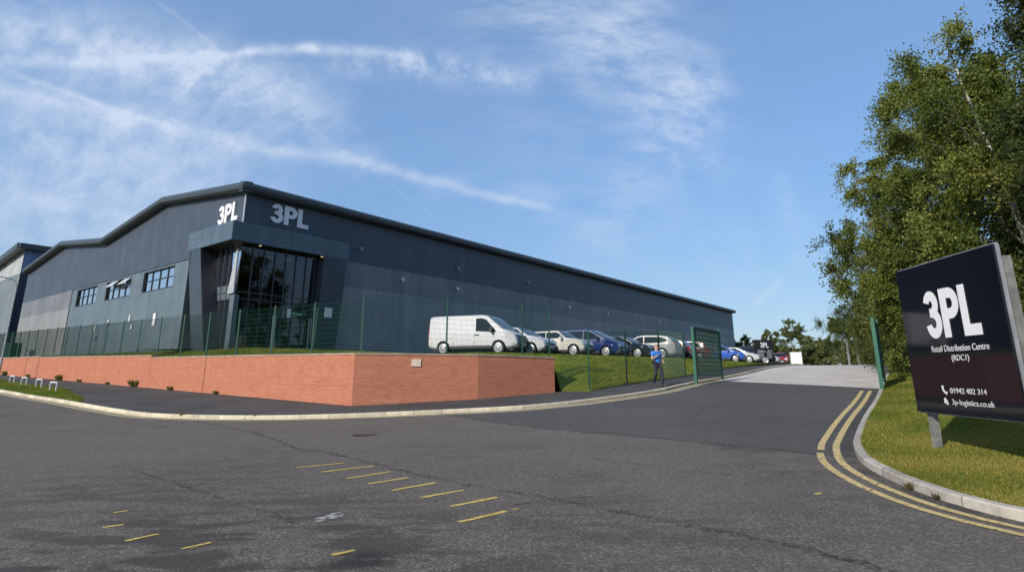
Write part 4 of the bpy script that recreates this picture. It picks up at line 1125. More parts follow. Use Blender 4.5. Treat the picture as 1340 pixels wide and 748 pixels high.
    mb = MB(); mb.box((xf-.12, 0, zb+.13), (.30, W*1.72, .20)); mb.build('bumper', spec.get('bumper', M['plastic']), root)
    mb = MB(); mb.box((xf+.045, 0, zb+.2), (.02, .52, .11)); mb.build('number_plate', M['plate_w'], root)
    mb = MB(); mb.box((-L-.012, 0, zb+.5), (.02, .52, .11)); mb.build('number_plate', M['plate_y'], root)
    hl = spec.get('lamp', (.60, .74)); 
    for s_ in (1, -1):
        z0, z1 = hl; x1 = min(zx(z1), L-.03); x0 = x1-spec.get('lamplen', .32); q = spec.get('lampw', .42)
        mb = MB(); pts = [(xf-.02, s_*W*q, z0), (xf-.02, s_*W*.80, z0+.01), (x0, s_*(hw(x0)+.012), z0+.06), (x0-.05, s_*(hw(x0)*.99+.012), z1+.02), (x1+.01, s_*W*.80, z1+.02), (x1+.03, s_*W*q, z1-.01)]
        mb.slab(pts, [(p[0]-.12, p[1]*.9, p[2]) for p in pts]); mb.build('headlight', M['headlight'], root)
        mb = MB(); t0, t1 = spec.get('tail', (.68, .95)); mb.box((-L+.055, s_*W*.79, (t0+t1)/2), (.14, W*.13, t1-t0)); mb.build('tail_light', M['taillight'], root)
    # wheels
    for wx in spec['wx']:
        for s_ in (1, -1):
            yo = s_*(W-.10)
            mb = MB(); pr_ = [(wr*.62, -.10), (wr*.9, -.11), (wr*.98, -.085), (wr, -.04), (wr, .04), (wr*.98, .085), (wr*.9, .11), (wr*.62, .10)]
            mb.lathe(pr_, (wx, yo, wr), 'y', 24); t_ = mb.build('wheel', M['tyre'], root)
            mb = MB(); mb.lathe([(wr*.70, .08), (wr*.70, .118), (wr*.62, .125), (wr*.54, .110), (wr*.16, .122), (.01, .126)] if s_ > 0 else [(wr*.70, -.08), (wr*.70, -.118), (wr*.62, -.125), (wr*.54, -.110), (wr*.16, -.122), (.01, -.126)], (wx, yo, wr), 'y', 20)
            for k in range(5):
                a_ = 2*PI*k/5+.3; rr = wr*.36; mb.box((wx+math.cos(a_)*rr, yo+s_*.117, wr+math.sin(a_)*rr), (.06, .006, .06), 0, 1)
            mb.build('rim', [M['rim'], M['tyre']], t_)
    return root
van_s = dict(L=5.0, W=1.95, belt=1.12, zb=.30, tum=.10, taper=.13, prof=[(-2.5, .6), (-2.49, 1.0), (-2.46, 1.85), (-2.42, 1.96), (-2.3, 1.985), (.55, 1.99), (.80, 1.96), (.95, 1.89), (1.80, 1.22), (2.2, 1.08), (2.38, .95), (2.46, .78), (2.5, .55)],
             win=[[(.28, 1.16), (1.42, 1.10), (1.36, 1.20), (.84, 1.74), (.62, 1.80), (.28, 1.80)]], ws=(1.74, .90), wx=(-1.56, 1.55), wr=.33, doors=[.22, 1.30, -.95], handles=[.36], black_handles=True, mirror=1.2, mz=1.2, mh=.26, mm=M['plastic'],
             grille=(.50, .96, .66), lamp=(.76, .98), lamplen=.40, lampw=.62, tail=(.75, 1.35))
hatch_s = dict(L=4.05, W=1.74, belt=.92, prof=[(-2.02, .5), (-2.0, .82), (-1.86, .98), (-1.6, 1.28), (-1.35, 1.42), (-.4, 1.49), (.2, 1.45), (.42, 1.38), (1.1, .99), (1.7, .86), (1.93, .72), (2.02, .5)],
               win=[[(-1.35, 1.0), (-.3, .96), (-.3, 1.40), (-.9, 1.37), (-1.2, 1.25)], [(-.22, .96), (.92, .97), (.42, 1.31), (.15, 1.40), (-.22, 1.41)]], ws=(1.04, .42), rw=(-1.85, -1.45), wx=(-1.25, 1.27), wr=.31, doors=[-.26, .85, -1.0], handles=[-.05, -.95], mirror=.72)
mini_s = dict(L=3.82, W=1.72, belt=.93, tum=.22, prof=[(-1.91, .5), (-1.88, .9), (-1.72, 1.2), (-1.58, 1.36), (-1.3, 1.41), (.15, 1.42), (.36, 1.37), (.84, 1.0), (1.5, .92), (1.76, .80), (1.91, .5)],
              win=[[(-1.5, .98), (-.42, .98), (-.42, 1.32), (-1.45, 1.31)], [(-.36, .98), (.72, .99), (.38, 1.27), (.25, 1.32), (-.36, 1.32)]], ws=(.82, .38), rw=(-1.85, -1.6), wx=(-1.2, 1.3), wr=.31, doors=[-.4, .7], handles=[-.25], mirror=.6, lamp=(.62, .82), lampw=.5)
mpv_s = dict(L=4.35, W=1.8, belt=1.0, prof=[(-2.17, .5), (-2.14, 1.0), (-1.98, 1.42), (-1.75, 1.58), (-1.4, 1.64), (.0, 1.66), (.4, 1.60), (1.5, 1.04), (1.95, .88), (2.1, .72), (2.17, .5)],
             win=[[(-1.8, 1.1), (-1.15, 1.06), (-1.15, 1.54), (-1.6, 1.5)], [(-1.08, 1.06), (-.1, 1.05), (-.1, 1.56), (-1.08, 1.55)], [(-.03, 1.05), (1.15, 1.06), (.45, 1.46), (.2, 1.54), (-.03, 1.56)]], ws=(1.44, .42), rw=(-2.1, -1.85), wx=(-1.3, 1.38), wr=.32, doors=[-.06, 1.1, -1.1], handles=[.1, -.95], mirror=.9)
sedan_s = dict(L=4.45, W=1.8, belt=.93, prof=[(-2.22, .5), (-2.2, .88), (-2.0, 1.0), (-1.55, 1.05), (-.9, 1.36), (-.3, 1.43), (.2, 1.42), (.45, 1.35), (1.2, .97), (1.85, .82), (2.12, .68), (2.22, .5)],
               win=[[(-1.25, 1.0), (-.35, .97), (-.35, 1.36), (-.8, 1.30)], [(-.28, .97), (.98, .97), (.4, 1.27), (.2, 1.36), (-.28, 1.37)]], ws=(1.14, .46), rw=(-1.5, -.92), wx=(-1.35, 1.38), wr=.32, doors=[-.3, .9, -1.2], handles=[-.1, -1.0], mirror=.8)
suv_s = dict(L=4.55, W=1.86, belt=1.02, zb=.28, prof=[(-2.27, .6), (-2.24, 1.0), (-2.05, 1.28), (-1.75, 1.50), (-1.3, 1.58), (-.1, 1.62), (.3, 1.56), (1.15, 1.10), (1.9, .98), (2.15, .82), (2.27, .55)],
             win=[[(-1.85, 1.16), (-1.3, 1.08), (-.2, 1.06), (-.2, 1.50), (-1.2, 1.48), (-1.7, 1.33)], [(-.13, 1.06), (.95, 1.08), (.35, 1.42), (.1, 1.50), (-.13, 1.51)]], ws=(1.08, .36), rw=(-2.18, -1.82), wx=(-1.38, 1.40), wr=.36, doors=[-.16, .85, -1.15], handles=[.05, -.95], mirror=.75, tail=(.85, 1.08))
pick_s = dict(L=4.9, W=1.9, belt=1.12, zb=.35, prof=[(-2.45, .6), (-2.43, 1.08), (-2.3, 1.15), (-1.0, 1.16), (-.95, 1.72), (-.6, 1.80), (.3, 1.80), (.55, 1.72), (1.1, 1.2), (2.1, 1.1), (2.35, .95), (2.45, .6)],
              win=[[(-.85, 1.2), (-.1, 1.18), (-.1, 1.68), (-.8, 1.66)], [(-.03, 1.18), (.9, 1.2), (.5, 1.6), (.3, 1.68), (-.03, 1.69)]], ws=(1.06, .57), wx=(-1.5, 1.5), wr=.38, doors=[-.06, .95], handles=[.1], mirror=.75)
hd = math.radians(-31); hx, hy = math.cos(hd), math.sin(hd)
def nose(nx, ny, L): return nx-hx*L/2, ny-hy*L/2
paint('van_white', (.58, .58, .575)); paint('car_white', (.56, .57, .58)); paint('cream_white', (.55, .53, .46)); paint('deep_blue', (.008, .022, .13)); paint('navy', (.012, .02, .04))
paint('car_silver', (.42, .43, .43), .3); paint('car_black', (.012, .012, .014)); paint('car_red', (.30, .012, .016)); paint('bright_blue', (.025, .10, .42)); paint('pale_silver', (.52, .54, .56), .3)
vehicle('delivery_van', 'white panel van parked behind the brick wall', 'van', *nose(.40, 29.3, 5.0), hd+.15, van_s, M['van_white'])
vehicle('parked_car', 'white hatchback half hidden behind the nose of the white van', 'car', *nose(2.05, 30.5, 4.05), hd, hatch_s, M['car_white'])
vehicle('parked_car', 'small boxy cream car with black roof pillars beside the blue people carrier', 'car', *nose(4.3, 32.5, 3.82), hd, mini_s, M['cream_white'])
vehicle('parked_car', 'tall deep blue people carrier parked above the grass bank', 'car', *nose(6.6, 34.6, 4.35), hd, mpv_s, M['deep_blue'])
vehicle('parked_car', 'dark navy saloon parked between the blue people carrier and the silver car', 'car', *nose(9.0, 37.0, 4.45), hd, sedan_s, M['navy'])
vehicle('parked_car', 'silver car parked nose-in with its rear towards the bank behind the walking person', 'car', 11.2-hx*2.3, 39.4-hy*2.3, hd+PI, suv_s, M['car_silver'])
vehicle('parked_car', 'black car parked nose-in beside the silver one', 'car', 12.9-hx*2.2, 41.6-hy*2.2, hd+PI, hatch_s, M['car_black'])
vehicle('parked_car', 'red car parked behind the green gate leaf', 'car', 15.1-hx*2.0, 44.4-hy*2.0, hd+PI, hatch_s, M['car_red'])
vehicle('parked_car', 'bright blue hatchback parked past the green gate leaf', 'car', *nose(19.7, 49.8, 4.05), hd+.1, hatch_s, M['bright_blue'])
vehicle('parked_car', 'pale silver saloon parked beyond the bright blue hatchback', 'car', *nose(22.6, 53.6, 4.45), hd, sedan_s, M['pale_silver'])
vehicle('parked_pickup', 'dark pickup truck parked behind the small black site sign', 'pickup', *nose(26.2, 58.8, 4.9), hd+.2, pick_s, M['car_black'])
vehicle('parked_car', 'white car parked past the small black site sign', 'car', *nose(27.9, 61.6, 4.05), hd, hatch_s, M['car_white'])
vehicle('parked_car', 'red car facing the drive beside the white container', 'car', 31.2, 69.0, math.atan2(-1, -.35), mini_s, M['car_red'])
ct = thing('storage_container', 'plain white box container at the far end of the car park', 'container', (30.9, 64.2, 2.5), -.40)
mb = MB(); mb.box((0, 0, .72), (1.1, 1.0, 1.35)); mb.build('body', M['white'], ct)
for sx in (-.27, .27):
    mb = MB(); mb.box((sx, -.515, .72), (.5, .03, 1.2)); mb.build('door', M['white'], ct)
mb = MB()
for sx in (-.54, .54):
    for sy in (-.49, .49): mb.box((sx, sy, .7), (.06, .06, 1.42))
mb.build('corner_post', M['galv'], ct)

# ================================================================= PERSON
def skin(name, verts, edges, radii, m, parent, sub=2, root=0):
    me = bpy.data.meshes.new(name); me.from_pydata(verts, edges, []); o = bpy.data.objects.new(name, me); COL.objects.link(o)
    sk = o.modifiers.new('s', 'SKIN'); sk.use_smooth_shade = True
    for i, r in enumerate(radii):
        d = me.skin_vertices[0].data[i]; d.radius = r if isinstance(r, tuple) else (r, r); d.use_root = (i == root)
    sb = o.modifiers.new('u', 'SUBSURF'); sb.levels = sub; sb.render_levels = sub
    dg = bpy.context.evaluated_depsgraph_get(); nm = bpy.data.meshes.new_from_object(o.evaluated_get(dg)); bpy.data.objects.remove(o); bpy.data.meshes.remove(me)
    nm.name = name; nm.materials.clear(); nm.materials.append(m)
    for p in nm.polygons: p.use_smooth = True
    return link_mesh(name, nm, parent)
pz = zg(6.22, 25.35)+.122
pe = thing('person', 'person in a bright blue top and dark trousers walking along the pavement', 'person', (6.22, 25.35, pz), math.radians(-75))
# +x is forward, +y the person's left
J = dict(pel=(0, 0, .95), sp=(.0, 0, 1.13), ch=(.0, 0, 1.32), nk=(.01, 0, 1.47), hd=(.03, 0, 1.58), ht=(.03, 0, 1.68),
         ls=(.0, .18, 1.40), le=(-.04, .25, 1.12), lw=(.16, .20, 1.02), lh=(.22, .18, 1.01), rs=(.0, -.18, 1.40), re=(.02, -.25, 1.13), rw=(.22, -.12, 1.25), rh=(.28, -.08, 1.29),
         lhp=(0, .09, .92), lk=(.16, .10, .50), la=(.20, .10, .09), lt=(.34, .11, .04), rhp=(0, -.09, .92), rk=(.02, -.10, .50), ra=(-.22, -.10, .16), rt=(-.10, -.11, .05))
N = list(J); V = [J[k] for k in N]; ix = {k: i for i, k in enumerate(N)}
E_ = [('pel', 'sp'), ('sp', 'ch'), ('ch', 'nk'), ('nk', 'hd'), ('hd', 'ht'), ('ch', 'ls'), ('ls', 'le'), ('le', 'lw'), ('lw', 'lh'), ('ch', 'rs'), ('rs', 're'), ('re', 'rw'), ('rw', 'rh'),
      ('pel', 'lhp'), ('lhp', 'lk'), ('lk', 'la'), ('la', 'lt'), ('pel', 'rhp'), ('rhp', 'rk'), ('rk', 'ra'), ('ra', 'rt')]
Rd = dict(pel=(.12, .14), sp=(.10, .13), ch=(.11, .15), nk=.055, hd=(.085, .075), ht=(.07, .065), ls=.06, le=.042, lw=.028, lh=(.022, .034), rs=.06, re=.042, rw=.028, rh=(.022, .034), lhp=.085, lk=.055, la=.034, lt=.02, rhp=.085, rk=.055, ra=.034, rt=.02)
edges = [(ix[a], ix[b]) for a, b in E_]; rad = [Rd[k] for k in N]
# five fingers on each hand, chained from the palm
for hnd, sy in (('lh', 1), ('rh', -1)):
    b = Vector(J[hnd]); w = Vector(J[hnd[0]+'w']); d = (b-w).normalized(); sd = d.cross(Vector((0, 0, 1))).normalized(); up = sd.cross(d)
    for k, (o, l) in enumerate(((-.024, .052), (-.008, .062), (.008, .058), (.022, .046))):
        i0_ = len(V); V += [tuple(b+sd*o+d*.035), tuple(b+sd*o+d*(.035+l*.6)-up*.01), tuple(b+sd*o+d*(.035+l*.85)-up*.035)]
        edges += [(ix[hnd], i0_), (i0_, i0_+1), (i0_+1, i0_+2)]; rad += [.009, .008, .007]
    i0_ = len(V); V += [tuple(b+sd*.035*-sy+d*.005), tuple(b+sd*.05*-sy+d*.035-up*.01)]; edges += [(ix[hnd], i0_), (i0_, i0_+1)]; rad += [.010, .008]
skinm = mat('skin', (.46, .30, .23), .55, var=.06)
skin('body', V, edges, rad, skinm, pe)
mb = MB(); mb.tube([(.105, 0, 1.60), (.135, 0, 1.565), (.11, 0, 1.555)], [.008, .016, .012], 8); mb.build('nose', skinm, pe)
for sy in (-1, 1):
    mb = MB(); mb.lathe([(.001, -.012), (.010, -.006), (.010, .006), (.001, .012)], (.108, sy*.032, 1.605), 'y', 8); mb.build('eye', M['plastic'], pe)
    mb = MB(); mb.lathe([(.005, -.008), (.026, -.004), (.026, .006), (.008, .010)], (.025, sy*.082, 1.59), 'y', 10); mb.build('ear', skinm, pe)
mb = MB(); mb.beam((.112, -.022, 1.53), (.112, .022, 1.53), .008, .008); mb.build('mouth', mat('lips', (.35, .13, .11), .5), pe)
def sub_skin(name, keys, rad_, m, eds):
    vs = [J[k] if isinstance(k, str) else k for k in keys]; skin(name, vs, eds, rad_, m, pe)
blue = mat('blue_top', (.03, .20, .62), .7, var=.15, vscale=8); dk = mat('dark_cloth', (.018, .022, .035), .8, var=.2, vscale=8)
sub_skin('top', [(0, 0, .90), 'sp', 'ch', 'nk', 'ls', (-.02, .225, 1.25), 'rs', (.01, -.225, 1.25)], [(.145, .165), (.125, .155), (.13, .17), .068, .075, .06, .075, .06], blue, [(0, 1), (1, 2), (2, 3), (2, 4), (4, 5), (2, 6), (6, 7)])
sub_skin('trousers', [(0, 0, .96), 'lhp', 'lk', (.20, .10, .085), 'rhp', 'rk', (-.22, -.10, .15)], [(.13, .15), .105, .08, .07, .105, .08, .07], dk, [(0, 1), (1, 2), (2, 3), (0, 4), (4, 5), (5, 6)])
for s_, a_, t_ in ((1, 'la', 'lt'), (-1, 'ra', 'rt')):
    a_, t_ = Vector(J[a_]), Vector(J[t_]); skin('shoe', [tuple(a_+Vector((-.05, 0, -.03))), tuple(a_+Vector((.03, 0, -.03))), tuple(t_+Vector((-.02, 0, .005)))], [(0, 1), (1, 2)], [.066, .072, .062], M['plastic'], pe)
skin('hair', [(-.045, 0, 1.57), (-.02, 0, 1.66), (.035, 0, 1.70), (.075, 0, 1.675)], [(0, 1), (1, 2), (2, 3)], [(.07, .075), (.08, .08), (.07, .075), (.035, .06)], mat('fair_hair', (.30, .19, .09), .7, var=.2, vscale=20), pe)
mb = MB(); mb.tube([(.02, .14, 1.43), (.15, .02, 1.3), (.1, -.15, 1.08), (-.05, -.18, .98)], .014, 6); mb.build('strap', M['plastic'], pe)

# ================================================================= TREES
def leaves_mesh(name, centres, radii, n_per, size, cols, droop=1., flat=.8):
    K_ = len(centres); tw = max(5, n_per//42); per = max(4, n_per//tw)
    cen = np.repeat(np.array(centres), tw, 0); rad = np.repeat(np.array(radii), tw)[:, None]
    ax = cen*np.array([1, 1, 0]); ax = ax/(np.linalg.norm(ax, axis=1)[:, None]+.3)
    d = rng.normal(0, 1, (K_*tw, 3)); d /= np.linalg.norm(d, axis=1)[:, None]; d += ax*.55; d /= np.linalg.norm(d, axis=1)[:, None]
    ln = rad*rng.uniform(.7, 2.0, (K_*tw, 1))
    c = np.repeat(cen, per, 0); dd_ = np.repeat(d, per, 0); l_ = np.repeat(ln, per, 0); r = np.repeat(rad, per, 0); n = len(c)
    t = rng.random((n, 1))**.8
    p = c+dd_*l_*t+rng.normal(0, 1, (n, 3))*r*(.10+.10*t); p[:, 2:3] -= .42*(droop-.7)*l_*t*t
    p[:, 2] = np.maximum(p[:, 2], .05); n_per = tw*per
    s = size*(.65+.7*rng.random((n, 1)))
    a = rng.normal(0, 1, (n, 3)); a[:, 2] -= .5; a /= np.linalg.norm(a, axis=1)[:, None]
    b = np.cross(a, rng.normal(0, 1, (n, 3))); b /= np.linalg.norm(b, axis=1)[:, None]+1e-9
    nn = np.cross(a, b)
    V = np.stack([p-a*s*.5, p+b*s*.30+nn*s*.06, p+a*s*.5, p-b*s*.30+nn*s*.06], 1).reshape(-1, 3)
    me = bpy.data.meshes.new(name); me.vertices.add(4*n); me.vertices.foreach_set('co', V.ravel())
    me.loops.add(4*n); me.loops.foreach_set('vertex_index', np.arange(4*n, dtype=np.int32))
    me.polygons.add(n); me.polygons.foreach_set('loop_start', np.arange(0, 4*n, 4, dtype=np.int32))
    C = np.array(cols); cl = rng.random(len(centres)); k = np.clip(np.repeat(cl, n_per)*.7+rng.random(n)*.45-.07, 0, .999)*(len(C)-1); i = k.astype(int); f = (k-i)[:, None]
    cc = (C[i]*(1-f)+C[np.minimum(i+1, len(C)-1)]*f)*(.7+.6*rng.random((n, 1)))
    at = me.color_attributes.new('Col', 'FLOAT_COLOR', 'POINT'); at.data.foreach_set('color', np.repeat(np.concatenate([cc, np.ones((n, 1))], 1), 4, 0).ravel())
    me.materials.append(M['leaf']); me.validate(); return me
FAR = [(.075, .10, .03), (.10, .13, .035), (.135, .155, .05), (.17, .18, .07)]
OLIVE = [(.07, .10, .018), (.11, .145, .025), (.16, .19, .036), (.225, .235, .06)]
DARK = [(.026, .042, .010), (.042, .062, .014), (.062, .08, .02), (.09, .095, .026)]
MID = [(.05, .075, .016), (.075, .10, .02), (.11, .13, .03), (.15, .155, .045)]
def tree(name, label, x, y, h, r, z0, ncl, nleaf, size, cols, bark, lean=(0, 0), clr=(.5, 1.0), group=None, droop=1.3, cat='tree', top=.35, trunk_r=None, extra=(), base=None, rag=.15):
    zb_ = (zg(x, y)+.15 if base is None else base); root = thing(name, label, cat, (x, y, zb_), 0, group)
    H = h; cz = (z0+H)/2; hz = (H-z0)/2
    C = []; Rr = []
    for i in range(ncl):
        while True:
            u = rng.normal(0, 1, 3); u /= np.linalg.norm(u); rr = (.25+.75*rng.random())**.5
            zz = u[2]*rr
            wz = 1-.55*max(0, zz)**1.5 if top else 1
            p = np.array((u[0]*r*rr*wz, u[1]*r*rr*wz, cz+zz*hz))
            break
        k = 1+.25*math.sin(math.atan2(u[1], u[0])*3+x)+rag*math.sin(zz*8.5+y)
        p[:2] *= k; p[:2] += np.array(lean)*p[2]/H
        C.append(p); Rr.append(r*rng.uniform(.13, .26))
    for e in extra: C.append(np.array(e[:3])); Rr.append(e[3])
    link_mesh('crown', leaves_mesh('crown', C, Rr, max(8, nleaf//len(C)), size, cols, droop), root)
    tr_ = trunk_r or H*.0115
    mb = MB(); pts = []; rs = []
    for k in range(9):
        t = k/8; pts.append((lean[0]*t+.12*math.sin(t*7+x)*t*r*.3, lean[1]*t+.12*math.cos(t*5+y)*t*r*.3, H*.93*t-.15)); rs.append(tr_*(1.25 if k == 0 else 1)*(1-.85*t))
    mb.tube(pts, rs, 8); mb.build('trunk', bark, root)
    order = list(range(ncl, len(C), 2))+list(np.argsort([-q for q in Rr[:ncl]])[:min(ncl, 24)])
    mb = MB()
    for i in order:
        e = Vector(C[i]); t = max(.10, min(.86, (e.z/H)*.78)); a = Vector(pts[int(t*8)]); L_ = (e-a).length
        q1 = a.lerp(e, .35)+Vector((rng.normal(0, .05), rng.normal(0, .05), -.04))*L_; q2 = a.lerp(e, .7)+Vector((rng.normal(0, .05), rng.normal(0, .05), .05))*L_
        mb.tube([a, q1, q2, e], [tr_*.30*(1-t*.6), tr_*.17*(1-t*.5), tr_*.08, tr_*.02], 5)
    mb.build('limbs', M['bark'], root)
    return root
tr_g = 'trees beside the right verge'
tree('birch_tree', 'tall olive-green birch reaching out over the gate beside the drive', 21.1, 25.6, 13.6, 3.9, .2, 100, 150000, .105, OLIVE, M['birch'], (-.3, -.2), group=tr_g, droop=1.7, rag=.22,
     extra=[(cx+rng.normal(0, sp), cy+rng.normal(0, sp), cz+rng.normal(0, sp*1.1), rng.uniform(.32, .62)) for cx, cy, cz, sp, nn in
            ((-3.7, 0, 9.0, .62, 10), (-2.2, .3, 12.6, .5, 7), (-1.0, 0, 14.2, .5, 6), (-4.4, -.3, 5.6, .6, 9), (-4.7, .2, 4.3, .45, 6), (-3.6, .2, 2.4, .8, 10), (-3.0, -.5, 7.2, .8, 8)) for _ in range(nn)])
tree('birch_tree', 'olive-green birch with a pale leaning trunk behind the top of the big sign', 18.2, 19.0, 13.5, 2.9, 3.2, 70, 80000, .10, OLIVE, M['birch'], (-1.8, .4), group=tr_g, droop=1.7)
tree('broadleaf_tree', 'dark dense tree rising out of the top right corner of the photo', 21.3, 18.6, 18, 4.3, 1.5, 95, 80000, .13, DARK, M['bark'], group=tr_g)
tree('broadleaf_tree', 'mid green tree filling in between the olive birch and the dark corner tree', 24.5, 27.5, 15, 4.6, 1., 80, 60000, .15, MID, M['bark'], group=tr_g)
tree('broadleaf_tree', 'olive tree standing further up the drive behind the gate birch', 25.5, 37.5, 12.5, 4.0, .8, 70, 45000, .18, MID, M['bark'], group=tr_g)
tree('broadleaf_tree', 'dark tree behind the weathered right post of the big sign', 16.5, 13.2, 12, 3.3, 1.0, 64, 60000, .11, DARK, M['bark'], group=tr_g)
for i, (x, y, h, r, cols, lab) in enumerate([(19.2, 27.2, 6.2, 2.2, MID, 'tall green shrub just behind the edge-on gate leaf'), (20.0, 24.0, 6.0, 2.6, MID, 'green shrub under the olive birch left of the sign'),
                            (18.0, 20.9, 5.0, 2.3, DARK, 'dark shrub directly behind the big black sign'), (16.2, 16.6, 4.4, 2.0, MID, 'green shrub behind the lower right of the big sign'),
                            (20.6, 30.5, 6.6, 2.3, MID, 'green shrub along the drive beyond the tall gate shrub'), (24.0, 35.5, 7., 2.6, DARK, 'dark shrub far up the right of the drive'), (29.5, 46, 6.5, 3.2, MID, 'broad shrub at the far end of the verge by the poles'), (33.5, 56, 6.5, 3.4, DARK, 'dark thicket shrub where the verge meets the yard'), (15.6, 11.5, 4.0, 2.0, DARK, 'dark shrub at the right edge past the sign post')]):
    tree('shrub', lab, x, y, h, r, -.2, 44, 36000, .10, cols, M['bark'], cat='shrub', group='shrubs under the trees', trunk_r=.06, top=0)
far_g = 'trees beyond the car park'
for i, (px, t, top_y, wpx, cols, lab) in enumerate([
        (962, 112, 452, 26, MID, 'low round bush at the end of the long warehouse wall'), (982, 108, 446, 24, MID, 'low tree behind the pickup truck'),
        (1012, 100, 439, 24, DARK, 'slim dark tree right behind the small black site sign'), (1041, 92, 432, 44, MID, 'broad round tree above the white container'),
        (1066, 98, 446, 30, DARK, 'short dark tree right of the broad round one'), (1083, 90, 452, 26, MID, 'low bushy tree between the two tallest far trees'),
        (1108, 80, 424, 42, DARK, 'tall dense tree behind the two grey poles'), (1130, 82, 428, 26, MID, 'slender tree right of the two grey poles'), (1150, 74, 440, 34, MID, 'tree end of the far row beside the gate leaf'), (1090, 110, 456, 60, DARK, 'wide low thicket behind the far row of trees'), (1030, 120, 458, 60, DARK, 'wide low thicket behind the white container')]):
    x = (px-670)/755*t; y = 1.03*t; u = (304-top_y)/755; zt_ = 1.6+(.238+.9713*u)*t; b = 2.3
    tree('broadleaf_tree' if zt_-b > 4.2 else 'bush', lab, x, y, (zt_-b)*1.3, wpx/755*t/2*1.1, -.3, 50, 14000, .24, FAR, M['bark'], cat='tree' if zt_-b > 4.2 else 'bush', group=far_g, base=b, trunk_r=.13, top=.2)
for x, y, h, lab in ((35.9, 62.9, 3.6, 'taller of the two grey poles before the far trees'), (38.1, 65.0, 3.2, 'shorter of the two grey poles before the far trees')):
    p = thing('marker_pole', lab, 'pole', (x, y, 2.2), 0, 'grey poles at the far end of the yard')
    mb = MB(); mb.tube([(0, 0, 0), (0, 0, h)], [.13, .10], 10); mb.build('shaft', M['post'], p)
    mb = MB(); mb.lathe([(.13, 0), (.13, .06), (.05, .1)], (0, 0, h)); mb.build('cap', M['galv'], p)

# ================================================================= SKY, SUN, CAMERA
EL = math.radians(29); SD = Vector((-.69, -.72, 0)).normalized()*math.cos(EL)+Vector((0, 0, math.sin(EL)))
world = bpy.data.worlds.new('World'); scene.world = world; world.use_nodes = True
T = NT(world.node_tree); bg = world.node_tree.nodes['Background']
sky = T.add('ShaderNodeTexSky', sky_type='NISHITA'); sky.sun_disc = False; sky.sun_elevation = EL; sky.sun_rotation = math.atan2(SD.x, SD.y)
sky.air_density = 1.0; sky.dust_density = .6; sky.ozone_density = 2.2; sky.altitude = 50
dirv = T.add('ShaderNodeTexCoord').outputs['Generated']
nz = T.noise(dirv, 9, 4, .6, out=1)
dd = T.vmath('ADD', dirv, T.vmath('SCALE', T.vmath('SUBTRACT', nz, (.5, .5, .5)))); dd.node.inputs[1].links[0].from_node.inputs['Scale'].default_value = .022
nzw = T.noise(dirv, 5, 5, .65, out=1)
dw = T.vmath('ADD', dirv, T.vmath('SCALE', T.vmath('SUBTRACT', nzw, (.5, .5, .5)))); dw.node.inputs[1].links[0].from_node.inputs['Scale'].default_value = .12
TH = math.atan(185/755); cT, sT = math.cos(TH), math.sin(TH)
def sdir(px, py): 
    u = (304-py)/755; return Vector(((px-670)/755, cT-sT*u, sT+cT*u)).normalized()
n_f = T.noise(dirv, 26, 6, .7); n_m = T.noise(dirv, 7, 5, .6)
mpn = T.add('ShaderNodeMapping'); T.link(dirv, mpn.inputs['Vector']); mpn.inputs['Rotation'].default_value = (.3, .5, .6); mpn.inputs['Scale'].default_value = (5, 26, 14)
n_s = T.noise(mpn.outputs[0], 1.6, 6, .65)
acc = None
def streak(a, b, width, strength, tex, d=None, ends=.12):
    global acc
    A_, B_ = sdir(*a), sdir(*b); n = A_.cross(B_).normalized(); m = (B_-A_*A_.dot(B_)).normalized(); ang = math.tan(A_.angle(B_))
    d = d or dd
    pn = T.math('DIVIDE', T.vmath('DOT_PRODUCT', d, tuple(n), out=1), width)
    gss = T.math('EXPONENT', T.math('MULTIPLY', T.math('MULTIPLY', pn, pn), -1.))
    al = T.math('DIVIDE', T.vmath('DOT_PRODUCT', d, tuple(m), out=1), T.math('MAXIMUM', T.vmath('DOT_PRODUCT', d, tuple(A_), out=1), .05))
    w = T.math('MULTIPLY', T.ramp(al, -ang*ends, ang*ends), T.ramp(al, ang*(1-ends), ang*(1+ends), 1., 0.))
    v = T.math('MULTIPLY', T.math('MULTIPLY', gss, w), T.math('MULTIPLY', tex, strength*.88))
    acc = v if acc is None else T.math('ADD', acc, v)
tx1 = T.ramp(n_f, .25, .7, .45, 1.15); tx2 = T.ramp(n_s, .32, .68, .15, 1.2); tx3 = T.ramp(n_f, .36, .70, .12, 1.15); tx4 = T.math('MULTIPLY', T.ramp(n_s, .30, .66, .45, 1.15), T.ramp(n_f, .3, .7, .7, 1.1))
# long vapour trail bending down to the right
for a, b, w, s in [((-80, 100), (150, 150), .013, .42), ((150, 150), (330, 192), .014, .45), ((330, 192), (480, 212), .011, .42), ((480, 212), (610, 248), .010, .48), ((610, 248), (720, 274), .008, .42)]:
    streak(a, b, w, s, tx1)
streak((-40, 80), (220, 166), .005, .30, tx1)
for a, b, w, s in [((-90, -6), (150, 55), .040, .50), ((130, 50), (300, 88), .044, .55), ((270, 80), (440, 150), .040, .50)]:
    streak(a, b, w, s, tx4, dw, .3)
for a, b, w, s in [((-30, 84), (200, 77), .007, .40), ((200, 77), (340, 66), .006, .35), ((320, 65), (420, 64), .008, .55), ((400, 64), (545, 74), .009, .55), ((430, 88), (600, 96), .020, .34), ((520, 78), (700, 104), .020, .50)]:
    streak(a, b, w, s, tx3 if w > .009 else tx1)
streak((200, -5), (300, 80), .0032, .15, tx1); streak((290, 70), (480, 225), .0026, .10, tx1); streak((450, 195), (580, 292), .003, .08, tx1)
streak((640, -30), (830, 60), .07, .40, tx2, dw, .3); streak((790, 40), (930, 130), .075, .40, tx2, dw, .3); streak((880, 110), (890, 230), .065, .36, tx2, dw, .3)
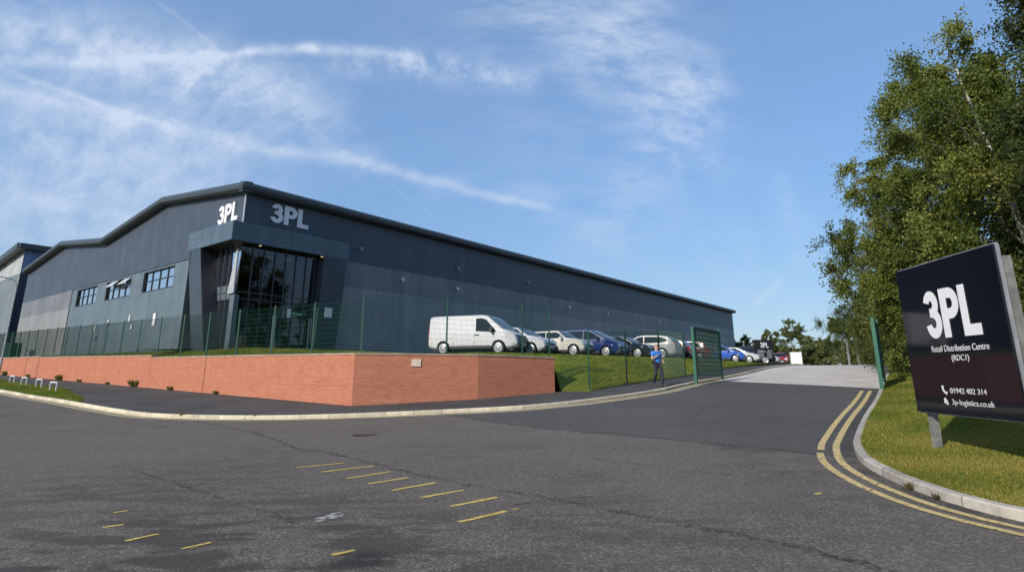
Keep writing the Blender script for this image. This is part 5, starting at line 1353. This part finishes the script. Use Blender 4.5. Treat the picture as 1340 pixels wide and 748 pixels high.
streak((985, 398), (1022, 368), .006, .30, tx1); streak((1015, 230), (1062, 335), .018, .13, tx2, dw); streak((740, 262), (560, 230), .03, .15, tx2, dw); streak((230, 100), (480, 230), .05, .25, tx2, dw)
streak((560, 0), (1000, 420), .16, .12, tx2, dw, .3); streak((860, 210), (760, 330), .05, .18, tx2, dw, .3); streak((-100, 300), (330, 250), .17, .50, tx4, dw, .4); streak((-100, 180), (300, 150), .11, .24, tx4, dw, .4); streak((-50, 240), (250, 300), .012, .15, tx1)
# the same thin cirrus over the rest of the sky, out of this view
sepz = T.add('ShaderNodeSeparateXYZ'); T.link(dirv, sepz.inputs[0])
gen = T.math('MULTIPLY', T.ramp(n_m, .42, .75, 0, .22), T.math('MULTIPLY', T.ramp(sepz.outputs[2], .0, .3), T.ramp(sepz.outputs[1], .25, -.1)))
acc = T.math('ADD', acc, gen)
veil = T.ramp(sepz.outputs[2], -.02, .30, .22, 0.)
cl = T.math('MINIMUM', acc, .85)
SKY_S = .14
skc = T.vmath('SCALE', sky.outputs[0]); skc.node.inputs['Scale'].default_value = SKY_S
hs = T.add('ShaderNodeHueSaturation'); hs.inputs['Saturation'].default_value = 1.22; T.link(skc, hs.inputs['Color'])
low = T.ramp(sepz.outputs[2], .0, .42, .74, 1.12)
hz = T.vmath('SCALE', hs.outputs[0]); T.link(low, hz.node.inputs['Scale'])
hz = T.mix(.44, hz, (.34, .53, .87))
c1 = T.mix(veil, hz, (.50, .67, .84)); c2 = T.mix(cl, c1, (.68, .77, .93))
T.link(c2, bg.inputs['Color']); bg.inputs['Strength'].default_value = 1.

sun = bpy.data.lights.new('sun', 'SUN'); sun.energy = 4.6; sun.angle = math.radians(.53); sun.color = (1., .93, .82)
so = bpy.data.objects.new('sun', sun); COL.objects.link(so); so.rotation_euler = SD.to_track_quat('Z', 'Y').to_euler(); so.location = SD*60

cam = bpy.data.cameras.new('camera'); co = bpy.data.objects.new('camera', cam); COL.objects.link(co)
cam.sensor_width = 36; cam.lens = 755/1340*36; cam.shift_y = -70/1340; cam.clip_end = 3000; cam.clip_start = .05
co.location = (0, 0, 1.6); co.rotation_euler = (math.radians(90)+TH, 0, 0)
scene.camera = co
scene.view_settings.view_transform = 'Standard'; scene.view_settings.look = 'None'; scene.view_settings.exposure = 0; scene.view_settings.gamma = 1
scene.render.engine = 'CYCLES'; scene.cycles.max_bounces = 6; scene.cycles.transparent_max_bounces = 16
scene.cycles.use_denoising = True
